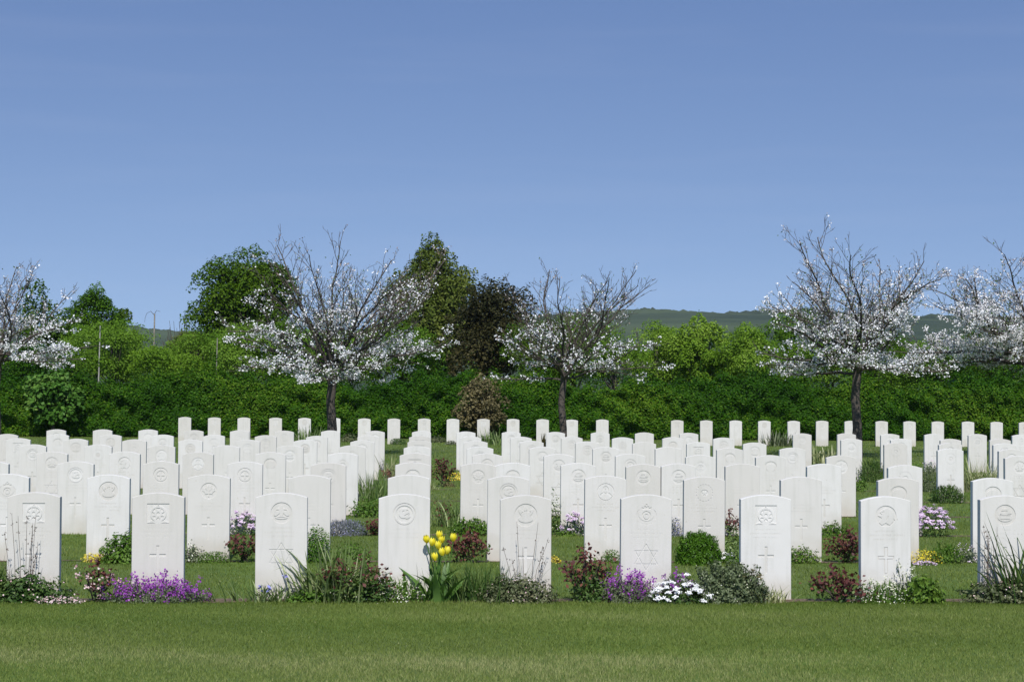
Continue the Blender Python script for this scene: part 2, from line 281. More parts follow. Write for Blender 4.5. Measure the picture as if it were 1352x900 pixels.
def build_design(name, emb, extra, text=True):
    shapes = [(outline(.003), 0., 'body')]+[tuple(s) for s in EMB[emb]]+extra+(lettering(hash(emb) % 97 if False else sum(map(ord, name))) if text else [])
    vs, fs = [], []
    for p, d, q in shapes:
        b = len(vs); vs += [Vector(v) for v in p]
        ar = sum(p[i][0]*p[(i+1) % len(p)][1]-p[(i+1) % len(p)][0]*p[i][1] for i in range(len(p)))
        ids = list(range(b, b+len(p))); fs.append(ids if ar > 0 else ids[::-1])
    ov, oe, of, _, _, orig = delaunay_2d_cdt(vs, [], fs, 1, 1e-5)
    info = [max(o) if o else 0 for o in orig]
    parts = {}
    def P(q): return parts.setdefault(q, ([], [], {}))
    yf = -TH/2
    def vid(q, i, d):
        V, Fs, mp = P(q); k = (i, round(d, 6))
        if k not in mp: mp[k] = len(V); V.append((ov[i][0], yf+d*.7, ov[i][1]))
        return mp[k]
    em = {}
    for f, s in zip(of, info):
        _, d, q = shapes[s]; f = list(f)
        P(q)[1].append([vid(q, i, d) for i in f])
        for a, b in zip(f, f[1:]+f[:1]): em.setdefault((min(a, b), max(a, b)), []).append(s)
    for (a, b), ss in em.items():
        if len(ss) == 2:
            d0, d1 = shapes[ss[0]][1], shapes[ss[1]][1]
            if abs(d0-d1) > 1e-6:
                q = shapes[ss[0] if d0 > d1 else ss[1]][2]
                P(q)[1].append([vid(q, a, d0), vid(q, b, d0), vid(q, b, d1), vid(q, a, d1)])
    # chamfered rim, sides and back belong to the body
    V, Fs, _ = P('body'); o0, o1 = outline(.003), outline(0); n = len(o0)
    rings = [[(x, yf, z) for x, z in o0], [(x, yf+.003, z) for x, z in o1], [(x, -yf-.003, z) for x, z in o1], [(x, -yf, z) for x, z in o0]]
    b = len(V); 
    for r in rings: V += r
    for k in range(3):
        for i in range(n): j = (i+1) % n; Fs.append([b+k*n+i, b+k*n+j, b+(k+1)*n+j, b+(k+1)*n+i])
    Fs.append([b+3*n+i for i in range(n)][::-1])
    out = {}
    for q, (V, Fs, _) in parts.items():
        me = bpy.data.meshes.new(q+'_'+name); me.from_pydata(V, [], Fs); me.update(); me.materials.append(MT['stone']); out[q] = me
    return out
DES = {
 'badge_cross': build_design('a', 'badge', latin()),
 'fleur_star': build_design('b', 'fleur', star()),
 'ring_only': build_design('c', 'double_ring', []),
 'plumes_cross': build_design('d', 'plumes', latin()),
 'scroll_star': build_design('e', 'crowned_scroll', star()),
 'lion_cross': build_design('f', 'lion', thincross()),
 'ship_cross': build_design('g', 'ship', latin()),
 'maple_cross': build_design('h', 'maple_leaf', latin()),
 'thistle_cross': build_design('i', 'thistle', latin()),
 'dotted_cross': build_design('j', 'dotted', latin()),
 'wreath_cross': build_design('k', 'wreath', latin()),
 'arch_cross': build_design('l', 'arch', latin()),
 'scroll_cross': build_design('m', 'crowned_scroll', latin()),
 'cross_only': build_design('n', 'plain', latin()),
 'blank': build_design('o', 'plain', []),
 'double_cross': build_design('p', 'double_ring', latin()),
}
EMBWORD = {'badge_cross': 'square badge', 'fleur_star': 'round badge and six-pointed star', 'ring_only': 'double ring emblem', 'plumes_cross': 'round plumed emblem', 'scroll_star': 'crowned emblem and six-pointed star',
 'lion_cross': 'round animal emblem', 'ship_cross': 'round emblem', 'maple_cross': 'maple leaf emblem', 'thistle_cross': 'thin ring emblem', 'dotted_cross': 'dotted ring emblem', 'wreath_cross': 'round wreath emblem',
 'arch_cross': 'oval emblem', 'scroll_cross': 'crowned emblem', 'cross_only': 'cross only', 'blank': 'plain face', 'double_cross': 'double ring emblem'}
ROWS = [
 [46.5, 211, 372.8, 534.3, 694.5, 852.5, 1010.8, 1168, 1324.5],
 [11.5, 144, 276.5, 409, 540, 671, 799, 929, 1056.6, 1185, 1310],
 [-11, 101, 213, 324, 434, 545, 631, 677, 763, 849, 895.5, 979.6, 1087.5, 1194],
 [69, 165, 261.7, 357, 452.7, 547.7, 643, 737.5, 831.6, 924, 1017, 1110, 1345.5],
 [43.4, 129.7, 213.5, 298.5, 383, 465, 550.5, 633.6, 716, 799.5, 882, 963, 1045.5, 1254.6, 1334.5],
 [24, 100, 177, 251.5, 327, 402.6, 478, 553.5, 628, 702, 775, 850, 921.5, 995.6, 1182, 1254, 1326],
 [8.6, 76.6, 146, 214.8, 282.5, 350.5, 418, 486, 554, 621, 687.6, 754.5, 821.6, 888, 955, 1123.7, 1189, 1254.8, 1320],
 [13.5, 74, 135, 195, 256, 316, 375, 436, 495, 556, 615, 674.6, 733.2, 792, 850.4, 909.3, 1058.8, 1117, 1174.6, 1232, 1290, 1348],
 [243.3, 282.5, 321.5, 363.4, 401.5, 440.5, 480.5, 519.5, 559.6, 597.5, 637.9, 677, 716, 754.4, 795, 893.9, 932.2, 971, 1008.8, 1047.7, 1085, 1123, 1164, 1200.7, 1238, 1277.7, 1315.6, 1353]]
ROWS[7] = ROWS[7][1:]
DSEQ = [
 ['badge_cross', 'badge_cross', 'fleur_star', 'ring_only', 'plumes_cross', 'scroll_star', 'badge_cross', 'lion_cross', 'ship_cross'],
 ['scroll_cross', 'plumes_cross', 'maple_cross', 'cross_only', 'blank', 'double_cross', 'thistle_cross', 'dotted_cross', 'cross_only', 'arch_cross', 'arch_cross'],
 ['blank', 'double_cross', 'wreath_cross', 'wreath_cross', 'double_cross', 'arch_cross', 'maple_cross', 'arch_cross', 'ship_cross', 'ship_cross', 'ship_cross', 'cross_only', 'cross_only', 'dotted_cross']]
POOL = ['arch_cross', 'ship_cross', 'wreath_cross', 'lion_cross', 'double_cross', 'plumes_cross', 'scroll_cross', 'cross_only', 'thistle_cross', 'fleur_star', 'dotted_cross', 'badge_cross']
ORD = ['first', 'second', 'third', 'fourth', 'fifth', 'sixth', 'seventh', 'eighth', 'ninth', 'tenth', 'eleventh', 'twelfth', 'thirteenth', 'fourteenth', 'fifteenth', 'sixteenth', 'seventeenth', 'eighteenth', 'nineteenth', 'twentieth', 'twenty-first', 'twenty-second', 'twenty-third', 'twenty-fourth', 'twenty-fifth', 'twenty-sixth', 'twenty-seventh', 'twenty-eighth']
FRONT = ['white headstone behind tall dry flower stalks, at the left end of the front row',
 'white front-row headstone with square badge, standing behind purple flowers',
 'white front-row headstone with six-pointed star between iris leaves and a maroon bush',
 'white headstone with double ring emblem and no cross beside the yellow tulips',
 'white headstone with plumed round emblem and thin dry stalks before it',
 'white headstone with crowned emblem and six-pointed star above purple flowers',
 'white headstone with square badge rising behind the grey-green bush',
 'cream-white headstone with outlined cross beside small white star flowers',
 'white headstone behind dark arching leaves, at the right end of the front row']
ROWNAME = ['front row', 'second row', 'third row', 'fourth row', 'fifth row', 'sixth row', 'seventh row', 'eighth row', 'last row before the hedge']
stone_pos = []
for r, xs in enumerate(ROWS):
    for i, px in enumerate(xs):
        Y = ROWY[r]; x = at(px, 620, Y)[0]
        if r < 3: ds = DSEQ[r][i]
        else: ds = POOL[(i*5+r*7+(i*i) % 3) % len(POOL)]
        root = bpy.data.objects.new('gravestone', DES[ds]['body']); col.objects.link(root)
        j = random.Random(r*100+i)
        root.location = (x, Y+j.uniform(-.015, .015), -.032+j.uniform(-.006, .006)+(0 if r else 0)); root.rotation_euler = (j.uniform(-.006, .006), j.uniform(-.004, .004), j.uniform(-.012, .012))
        if r == 0: lab = FRONT[i]
        else:
            lab = f"white headstone with {EMBWORD[ds]}, {ORD[i]} from the left in the {ROWNAME[r]}" if r < 6 else f"small white headstone, {ORD[i]} from the left in the {ROWNAME[r]}"
        tag(root, lab, 'gravestone', 'white headstones standing in parallel rows')
        for q, me in DES[ds].items():
            if q == 'body' or (r > 3 and q == 'inscription') or r > 7: continue
            c = bpy.data.objects.new(q, me); col.objects.link(c); c.parent = root
        stone_pos.append((x, Y))
        if r > 7:  # far stones: the recesses are closed by the emblem's own floor
            for q, me in DES[ds].items():
                if q in ('emblem', 'cross', 'star', 'inscription'):
                    c = bpy.data.objects.new(q, me); col.objects.link(c); c.parent = root
        elif r > 3 and 'inscription' in DES[ds]:
            c = bpy.data.objects.new('inscription', DES[ds]['inscription']); col.objects.link(c); c.parent = root

# ------------------------------------------------------------------ ground, soil, hill
def ground():
    xs = np.array([-4000, -1500, -600, -200, -80, -40, -20, -10, 0, 10, 20, 40, 80, 200, 600, 1500, 4000.]); ys = np.array([-60, 0, 10, 20, 40, 60, 80, 110, 150, 300, 600, 1200, 4000.])
    X, Yg = np.meshgrid(xs, ys); V = np.stack([X, Yg, 0*X], -1).reshape(-1, 3); i = np.arange(len(V)).reshape(X.shape)
    q = np.stack([i[:-1, :-1], i[:-1, 1:], i[1:, 1:], i[1:, :-1]], -1).reshape(-1, 4)
    tag(link('ground', mesh_np('ground', V, q, 'ground')), kind='structure')
ground()
def wav(x, s): return .5*math.sin(x*3.1+s)+.3*math.sin(x*7.7+s*2)+.2*math.sin(x*17+s*3)
SOIL = []
def soil():
    V, Q = [], []
    for r, Y in enumerate(ROWY[:8]):
        f0, f1 = (.17, .02) if r == 0 else (.09, .05)
        xs = np.arange(gx(-60, Y), gx(1420, Y), .05); b = len(V)
        for x in xs:
            w = .5+.5*wav(x, r*1.7); y0 = Y-.06-max(0.0, f0*(.25+.95*w)); y1 = Y+.02
            if r and w < .25: y0 = Y-.04
            V += [(x, y0, .004), (x, y1, .004)]
        SOIL.append((Y, xs, [V[b+2*k][1] for k in range(len(xs))]))
        for k in range(len(xs)-1): Q.append((b+2*k, b+2*k+2, b+2*k+3, b+2*k+1))
    tag(link('bed_soil', mesh_np('bed_soil', V, Q, 'soil')), kind='structure')
soil()
def hill():
    prof = [(-500, 444), (-50, 438), (150, 434), (240, 433), (400, 436), (560, 426), (700, 414), (830, 410), (930, 411), (1010, 414), (1170, 421), (1352, 428), (1500, 432), (1900, 440)]
    Yh = 1500.; px = [p[0] for p in prof]; hz = [at(a, b, Yh)[2] for a, b in prof]; hx = [at(a, b, Yh)[0] for a, b in prof]
    xs = np.linspace(hx[0], hx[-1], 900); ys = np.linspace(300, 1900, 70); X, Yg = np.meshgrid(xs, ys)
    H = np.interp(X, hx, hz); t = np.clip((Yg-300)/1200, 0, 1); prof_ = np.sin(t*PI/2)**1.6; down = np.clip((Yg-1500)/400, 0, 1)
    Z = H*prof_*(1-down**2*.6)
    forest = np.clip((Yg-1100)/200, 0, 1)
    Z = Z+(RNG.normal(size=Z.shape)*1.2+2*np.sin(X*.05)+2*np.sin(X*.021+Yg*.01))*forest-6
    # single taller treetops on the crest
    Z[np.abs(Yg-1500) < 14] += RNG.uniform(0, 3.5, Z[np.abs(Yg-1500) < 14].shape)
    V = np.stack([X, Yg, Z], -1).reshape(-1, 3); i = np.arange(len(V)).reshape(X.shape)
    q = np.stack([i[:-1, :-1], i[:-1, 1:], i[1:, 1:], i[1:, :-1]], -1).reshape(-1, 4)
    tag(link('hill', mesh_np('hill', V, q, 'hill')), kind='structure')
hill()

# ------------------------------------------------------------------ haze
def haze():
    m, nt = newmat('haze_air'); v = N(nt, 'ShaderNodeVolumePrincipled'); v.inputs['Color'].default_value = (.80, .87, 1., 1); v.inputs['Density'].default_value = .00009; v.inputs['Anisotropy'].default_value = 0.2
    o = N(nt, 'ShaderNodeOutputMaterial'); nt.links.new(v.outputs[0], o.inputs['Volume']); MT['haze'] = m
    x, y0, y1, z0, z1 = 4100, -70, 4100, -12, 90
    V = [(-x, y0, z0), (x, y0, z0), (x, y1, z0), (-x, y1, z0), (-x, y0, z1), (x, y0, z1), (x, y1, z1), (-x, y1, z1)]
    tag(link('haze', mesh_np('haze', V, [(0, 3, 2, 1), (4, 5, 6, 7), (0, 1, 5, 4), (1, 2, 6, 5), (2, 3, 7, 6), (3, 0, 4, 7)], 'haze')), kind='stuff')
haze()

# ------------------------------------------------------------------ grass
def grass():
    VV, QQ, TT, b = [], [], [], 0
    for (y0, y1, n, h, w, dens) in ((8.6, 13.4, 330000, .022, .0038, 1), (13.2, 22, 180000, .026, .006, 1), (22, 37, 90000, .036, .012, 1), (37, 63, 70000, .042, .022, 1)):
        Y = RNG.uniform(y0, y1, n*2); xl = np.array([gx(-120, y) for y in (y0, y1)]); xr = np.array([gx(1470, y) for y in (y0, y1)])
        X = RNG.uniform(xl.min(), xr.max(), n*2)
        ok = (X > np.interp(Y, (y0, y1), xl)) & (X < np.interp(Y, (y0, y1), xr))
        for (Ys, xs, e) in SOIL:
            ok &= ~((Y > np.interp(X, xs, e)+RNG.normal(size=len(X))*.015) & (Y < Ys+.02))
        X, Y = X[ok][:n], Y[ok][:n]; m = len(X)
        patch = .5+.25*np.sin(X*1.3+np.sin(Y*2.1))+.25*np.sin(Y*1.9+X*.7+1)+.15*np.sin(X*5.3+Y*6.1)
        hh = h*(.75+.4*patch)*RNG.uniform(.6, 1.25, m)
        tall = RNG.random(m) < .004; hh[tall] *= 1.5
        a = RNG.uniform(0, 2*PI, m); out = np.stack([np.cos(a), np.sin(a)], -1); B = np.stack([X, Y, np.zeros(m)], -1)
        V, q = blades(B, out, hh, RNG.uniform(.1, .8, m), .1, w*RNG.uniform(.7, 1.3, m), 1, twist=1.5)
        band = .09*np.sin(Y*2.6+.5*np.sin(X*.6))+.07*np.sin(Y*6.1+.9*np.sin(X*.9+1))
        t = .14+.30*patch+band+.28*np.clip((13.2-Y)/3, 0, 1)+RNG.normal(size=m)*.13; t[RNG.random(m) < .012] = 1.0
        VV.append(V); QQ.append(q+b); TT.append(t); b += len(V)
    tag(link('grass', mesh_np('grass', np.concatenate(VV), np.concatenate(QQ), 'grass', np.concatenate(TT))), 'short mown green lawn between and in front of the headstones', 'grass', kind='stuff')
    # a few daisies in the lawn
grass()

# ------------------------------------------------------------------ hedge
HY = 62.5
def hedge():
    x0, x1 = gx(-260, HY), gx(1600, HY); top = lambda x: at(700, 503, HY)[2]+.17*np.sin(x*.7)+.13*np.sin(x*1.63+1)+.10*np.sin(x*3.3+2*np.sin(x))+.07*np.sin(x*7.7+np.sin(x*2))
    hr_ = np.random.default_rng(5); HK = [(hr_.uniform(1.2, 16)*np.array([math.cos(a), 1.1*math.sin(a)]), hr_.uniform(0, 6.3)) for a in hr_.uniform(-.9, 3.9, 22)]
    def bump(x, z): return sum(.115*np.sin(k[0]*x+k[1]*z+p+.8*np.sin(x*.6+z))/(1+.09*np.hypot(*k)) for k, p in HK)*.36
    n = 130000; X = RNG.uniform(x0, x1, n); T = top(X); Z = RNG.uniform(0.03, 1, n)*T
    Yf = HY-bump(X, Z)-.25*np.sqrt(np.clip(1-(Z/T-.45)**2*2.2, 0, 1))+RNG.exponential(.07, n)
    C1 = np.stack([X, Yf, Z], -1); N1 = np.stack([RNG.normal(size=n)*.6, -1+RNG.normal(size=n)*.5, .45+RNG.normal(size=n)*.6], -1)
    n2 = 30000; X2 = RNG.uniform(x0, x1, n2); Y2 = HY-.2+RNG.uniform(0, 1.4, n2)
    C2 = np.stack([X2, Y2, top(X2)+bump(X2, Y2)*.6+RNG.exponential(.07, n2)*(1.2+np.sin(X2*3.3)+np.sin(X2*7.1)).clip(.3)-.04], -1); N2 = np.stack([RNG.normal(size=n2)*.5, RNG.normal(size=n2)*.5, np.ones(n2)], -1)
    C = np.concatenate([C1, C2]); Nn = np.concatenate([N1, N2])
    root = link('hedge', None); root.location = (0, HY, 0)
    tag(root, 'long clipped dark green hedge closing the far side of the cemetery', 'hedge')
    C = C-np.array([0, HY, 0])
    V = leaves(C, Nn, .08, .7); t = tintn(C, 1.3, .45, .28, .2); t[RNG.random(len(t)) < .02] += .4
    link('foliage', quads('hedge_foliage', V, 'hedge', t), root)
    # solid dark green core inside, so the hedge is not see-through
    xs = np.linspace(x0, x1, 120); V, Q = [], []
    for k, x in enumerate(xs):
        tt = top(x)-.12; b = bump(x, 1.)
        V += [(x, .12-b*.5, 0), (x, .05-b*.6, tt*.5), (x, .15-b*.5, tt), (x, 1.1, tt), (x, 1.2, 0)]
    for k in range(len(xs)-1):
        for j in range(4): a = k*5+j; Q.append((a, a+5, a+6, a+1))
    m = mesh_np('hedge_branches', V, Q, 'hedge', np.full(len(Q), .0)); link('branches', m, root)
hedge()

# ------------------------------------------------------------------ leafy trees and shrubs beyond the hedge
def lobed(cx, cyy, cz, rx, ry, rz, k, seed, shape='round'):
    r = random.Random(seed); L = []
    for i in range(k):
        while 1:
            a = [r.uniform(-1, 1) for _ in range(3)]
            if sum(v*v for v in a) < 1: break
        zz = a[2]
        if shape == 'cone': f = 1.06-.6*(zz*.5+.5)**1.3; s = r.uniform(.16, .38)*(1.1-.35*(zz*.5+.5))
        elif shape == 'rag': f = .78; s = r.uniform(.26, .48)
        else: f = .72; s = r.uniform(.28, .45)
        L.append((cx+a[0]*rx*f, cyy+a[1]*ry*f, cz+zz*rz*.8, rx*s, ry*s, rz*s*(1.0 if shape != 'round' else .8)))
    return L
def foliage_pts(L, n):
    w = np.array([l[3]*l[5]+l[4]*l[5] for l in L]); k = RNG.choice(len(L), n, p=w/w.sum()); A = np.array(L)[k]
    d = unit(RNG.normal(size=(n, 3))); d[:, 2] = np.where(d[:, 2] < -.3, -d[:, 2], d[:, 2]); rr = np.clip(1-RNG.exponential(.16, n), .2, 1.0)
    rr *= 1+.16*np.sin(d[:, 0]*7+k)*np.sin(d[:, 2]*6+k*2)
    rr[RNG.random(n) < .03] *= 1.13
    C = A[:, :3]+d*A[:, 3:]*rr[:, None]
    return C, unit(d*.8+np.array([0, -.1, .55])+RNG.normal(size=(n, 3))*.55), (d[:, 2]*.5)
def bgtree(name, label, cat, cx, hw, ty, by, Y, mat, n, leaf, k=26, shape='round', group=None, trunk=True, seed=1, lo=.0, base=.45):
    x = gx(cx, Y); s = scl(Y); zt = at(cx, ty, Y)[2]; zb = at(cx, by, Y)[2]; rx = hw/s; rz = (zt-zb)/2; cz = (zt+zb)/2
    L = lobed(0, 0, cz, rx, rx*.9, rz, k, seed, shape)
    C, Nn, up = foliage_pts(L, n); C[:, 2] = np.maximum(C[:, 2], .1)
    root = link(name, None); root.location = (x, Y, 0); tag(root, label, cat, group)
    t = tintn(C, 3.0/max(rx, .5), base, .28, .16)
    link('crown' if trunk else 'foliage', quads(name+'_crown', leaves(C, Nn, leaf, .65), mat, t), root)
    lines = []; rr = random.Random(seed)
    r0 = max(.04, rx*.05)
    lines.append((np.array([(0, 0, 0), (.03*rx, 0, cz*.5), (-.02*rx, 0, cz), (0, 0, zt-rz*.35)]), (r0*1.3, r0, r0*.7, r0*.2), 7))
    for l in L[::2]:
        z0 = max(.2, min(cz, l[2])*rr.uniform(.45, .8)); lines.append((np.array([(0, 0, z0), (l[0]*.5, l[1]*.5, (z0+l[2])*.5-.05*rx), (l[0], l[1], l[2])]), (r0*.45, r0*.3, r0*.1), 4))
    link('trunk' if trunk else 'stems', tubes(name+'_trunk', lines, 'bark'), root)
G1 = 'trees growing beyond the hedge'; G2 = 'shrubs growing up behind the hedge'
bgtree('tree', 'large round-crowned dark green tree beyond the hedge', 'tree', 319, 76, 322, 500, 82, 'oak', 48000, .13, 80, 'round', G1, seed=3, base=.5)
bgtree('tree', 'tall olive green tree with pointed top, just right of a blossoming tree', 'tree', 568, 74, 308, 530, 80, 'olive', 44000, .13, 110, 'cone', G1, seed=8, base=.5)
bgtree('tree', 'dark bronze-leaved tree beside the tall olive green tree', 'tree', 646, 62, 366, 540, 73, 'bronze', 26000, .12, 48, 'rag', G1, seed=5)
bgtree('tree', 'narrow green tree with ragged pointed top at the left', 'tree', 124, 44, 374, 520, 78, 'shrub', 20000, .10, 56, 'cone', G1, seed=11, base=.3)
bgtree('tree', 'lower dark green tree leaning against the narrow pointed one', 'tree', 160, 36, 404, 520, 80, 'oak', 12000, .11, 34, 'cone', G1, seed=12)
bgtree('tree', 'small green tree showing through the leftmost blossom', 'tree', 56, 46, 376, 500, 76, 'oak', 9000, .12, 26, 'rag', G1, seed=13)
bgtree('tree', 'fresh light green bushy tree standing on its own against the hill', 'tree', 933, 52, 412, 540, 72, 'spring', 24000, .10, 56, 'cone', G1, seed=14, base=.5)
bgtree('tree', 'mid green bushy tree half behind the right-hand blossom branches', 'tree', 1046, 48, 410, 540, 74, 'shrub', 20000, .10, 44, 'rag', G1, seed=15, base=.65)
for i, (cx, hw, ty, by, Y, mat, base, lab) in enumerate([
 (20, 50, 455, 520, 67, 'hedge', .4, 'dark shrub low under the leftmost blossom'),
 (148, 56, 438, 520, 70, 'shrub', .75, 'mid green shrub around the white birch stem'),
 (215, 40, 462, 520, 68, 'spring', .3, 'light green shrub at the foot of the tall wooden pole'),
 (262, 40, 446, 520, 71, 'shrub', .7, 'green shrub below the left edge of the round dark tree'),
 (325, 48, 440, 520, 69, 'shrub', .85, 'bright green shrub directly below the round dark tree'),
 (395, 50, 436, 520, 70, 'shrub', .6, 'mid green shrub seen through the lower left blossom'),
 (462, 46, 446, 520, 69, 'shrub', .7, 'green shrub behind the forked trunk of the large blossom tree'),
 (530, 42, 440, 520, 70, 'shrub', .4, 'green shrub at the foot of the tall olive tree'),
 (706, 36, 432, 520, 71, 'oak', .5, 'green shrub right beside the dark bronze tree'),
 (757, 46, 424, 520, 72, 'shrub', .6, 'green shrub behind the sparsest blossom tree'),
 (812, 38, 440, 520, 70, 'spring', .25, 'light shrub right of the sparsest blossom tree'),
 (868, 40, 432, 520, 73, 'spring', .35, 'loose light green shrub in front of the far hill'),
 (990, 36, 442, 520, 70, 'spring', .3, 'green shrub between the two bushy trees'),
 (1092, 40, 440, 520, 70, 'shrub', .7, 'green shrub behind the trunk of the fullest blossom tree'),
 (1160, 48, 462, 520, 70, 'shrub', .5, 'low green shrub right of the fullest blossom tree trunk'),
 (1235, 48, 458, 520, 70, 'shrub', .4, 'green shrub under the massed white blossom'),
 (1318, 56, 448, 520, 69, 'hedge', .6, 'dark shrub at the right edge behind the blossom')]):
    bgtree('shrub', lab, 'shrub', cx, hw*1.3, ty-9, by, Y, mat, 13000, .08, 34, 'rag', G2, trunk=False, seed=30+i, base=base+.12)
for i, (cx, hw, ty, mat, base, lab) in enumerate([
 (100, 40, 432, 'shrub', .5, 'bushy green tree left of the white birch stem'),
 (245, 34, 436, 'olive', .7, 'soft olive green bushy tree below the pale leafless bush'),
 (300, 40, 428, 'shrub', .75, 'bushy green tree filling in under the round dark tree'),
 (372, 44, 424, 'shrub', .55, 'bushy green tree at the left of the large blossom tree'),
 (500, 44, 428, 'spring', .3, 'light bushy tree behind the right side of the large blossom tree'),
 (730, 50, 418, 'shrub', .6, 'bushy green tree behind the left side of the sparsest blossom tree'),
 (880, 40, 428, 'spring', .45, 'light green bushy tree left of the tallest bright bush'),
 (985, 34, 432, 'spring', .35, 'light green bushy tree right of the tallest bright bush'),
 (1195, 50, 442, 'shrub', .5, 'bushy green tree between the two right-hand blossom trees'),
 (1285, 50, 440, 'shrub', .45, 'bushy green tree behind the massed white blossom')]):
    bgtree('tree', lab, 'tree', cx, hw, ty, 530, 75.5, mat, 12000, .085, 36, 'rag', G1, seed=80+i, base=base)
bgtree('shrub', 'copper brown rounded shrub pressed against the hedge', 'shrub', 636, 40, 498, 588, 61.3, 'copper', 9000, .09, 30, 'rag', None, trunk=False, seed=60)
bgtree('shrub', 'broad-leaved glossy shrub growing out of the hedge at the left', 'shrub', 70, 42, 490, 572, 62.0, 'laurel', 3800, .15, 26, 'rag', None, trunk=False, seed=61)
# grey bare bush, poles
def bare(name, label, cat, cx, ty, Y, hw, n, seed, mat='greytwig'):
    x = gx(cx, Y); zt = at(cx, ty, Y)[2]; r = random.Random(seed); lines = []; s = scl(Y); pts = []
    for i in range(n):
        a = r.uniform(0, 2*PI); sp_ = r.uniform(0, 1)**.5*hw/s; z1 = zt*r.uniform(.75, 1)*(1-.25*(sp_*s/hw)); P = [(0, 0, .2)]
        for t in (.4, .7, 1.): P.append((math.cos(a)*sp_*t+r.uniform(-.1, .1), math.sin(a)*sp_*t, z1*t))
        lines.append((np.array(P), (.05, .035, .02, .008), 3)); pts += [np.array(P[2])+np.array([r.gauss(0, .3), r.gauss(0, .3), r.gauss(0, .5)]) for _ in range(14)]
    root = link(name, None, loc=(x, Y, 0)); tag(root, label, cat)
    link('branches', tubes(name, lines, 'bark'), root)
    C = np.array(pts); link('foliage', quads(name+'f', leaves(C, RNG.normal(size=C.shape), .1), mat, RNG.random(len(C))), root)
bare('bare_tree', 'pale grey leafless bush left of the round dark tree', 'tree', 240, 396, 86, 26, 60, 3)
def pole(cx, ty, Y, r, mat, name, label, cat, arms=False):
    x = gx(cx, Y); z = at(cx, ty, Y)[2]; root = link(name, None, loc=(x, Y, 0)); tag(root, label, cat)
    link('shaft', tubes(name, [(np.array([(0, 0, 0), (0, 0, z*.5), (.03, 0, z)]), (r*1.2, r, r*.8), 8)], mat), root)
    if arms:
        L = [(np.array([(0, 0, z-.05), (-.16, 0, z+.12), (-.34, 0, z+.02)]), (.014, .012, .008), 5), (np.array([(0, 0, z-.05), (.12, 0, z+.16), (.3, 0, z+.1)]), (.014, .012, .008), 5),
             (np.array([(-.34, 0, z+.02), (-.42, 0, z-.2), (-.44, 0, z-.42)]), (.008, .008, .006), 4)]
        link('wire_arm', tubes(name+'a', L, 'bark'), root)
pole(202, 414, 88, .04, 'wood', 'utility_pole', 'tall thin wooden utility pole rising above the shrubs at the left', 'pole', True)
pole(285, 446, 66.5, .02, 'wood', 'post', 'short thin grey post among shrubs below the round dark tree', 'post')
pole(130, 430, 68.5, .026, 'birch', 'birch_stem', 'slim white birch stem standing in front of the green shrubs', 'tree stem')

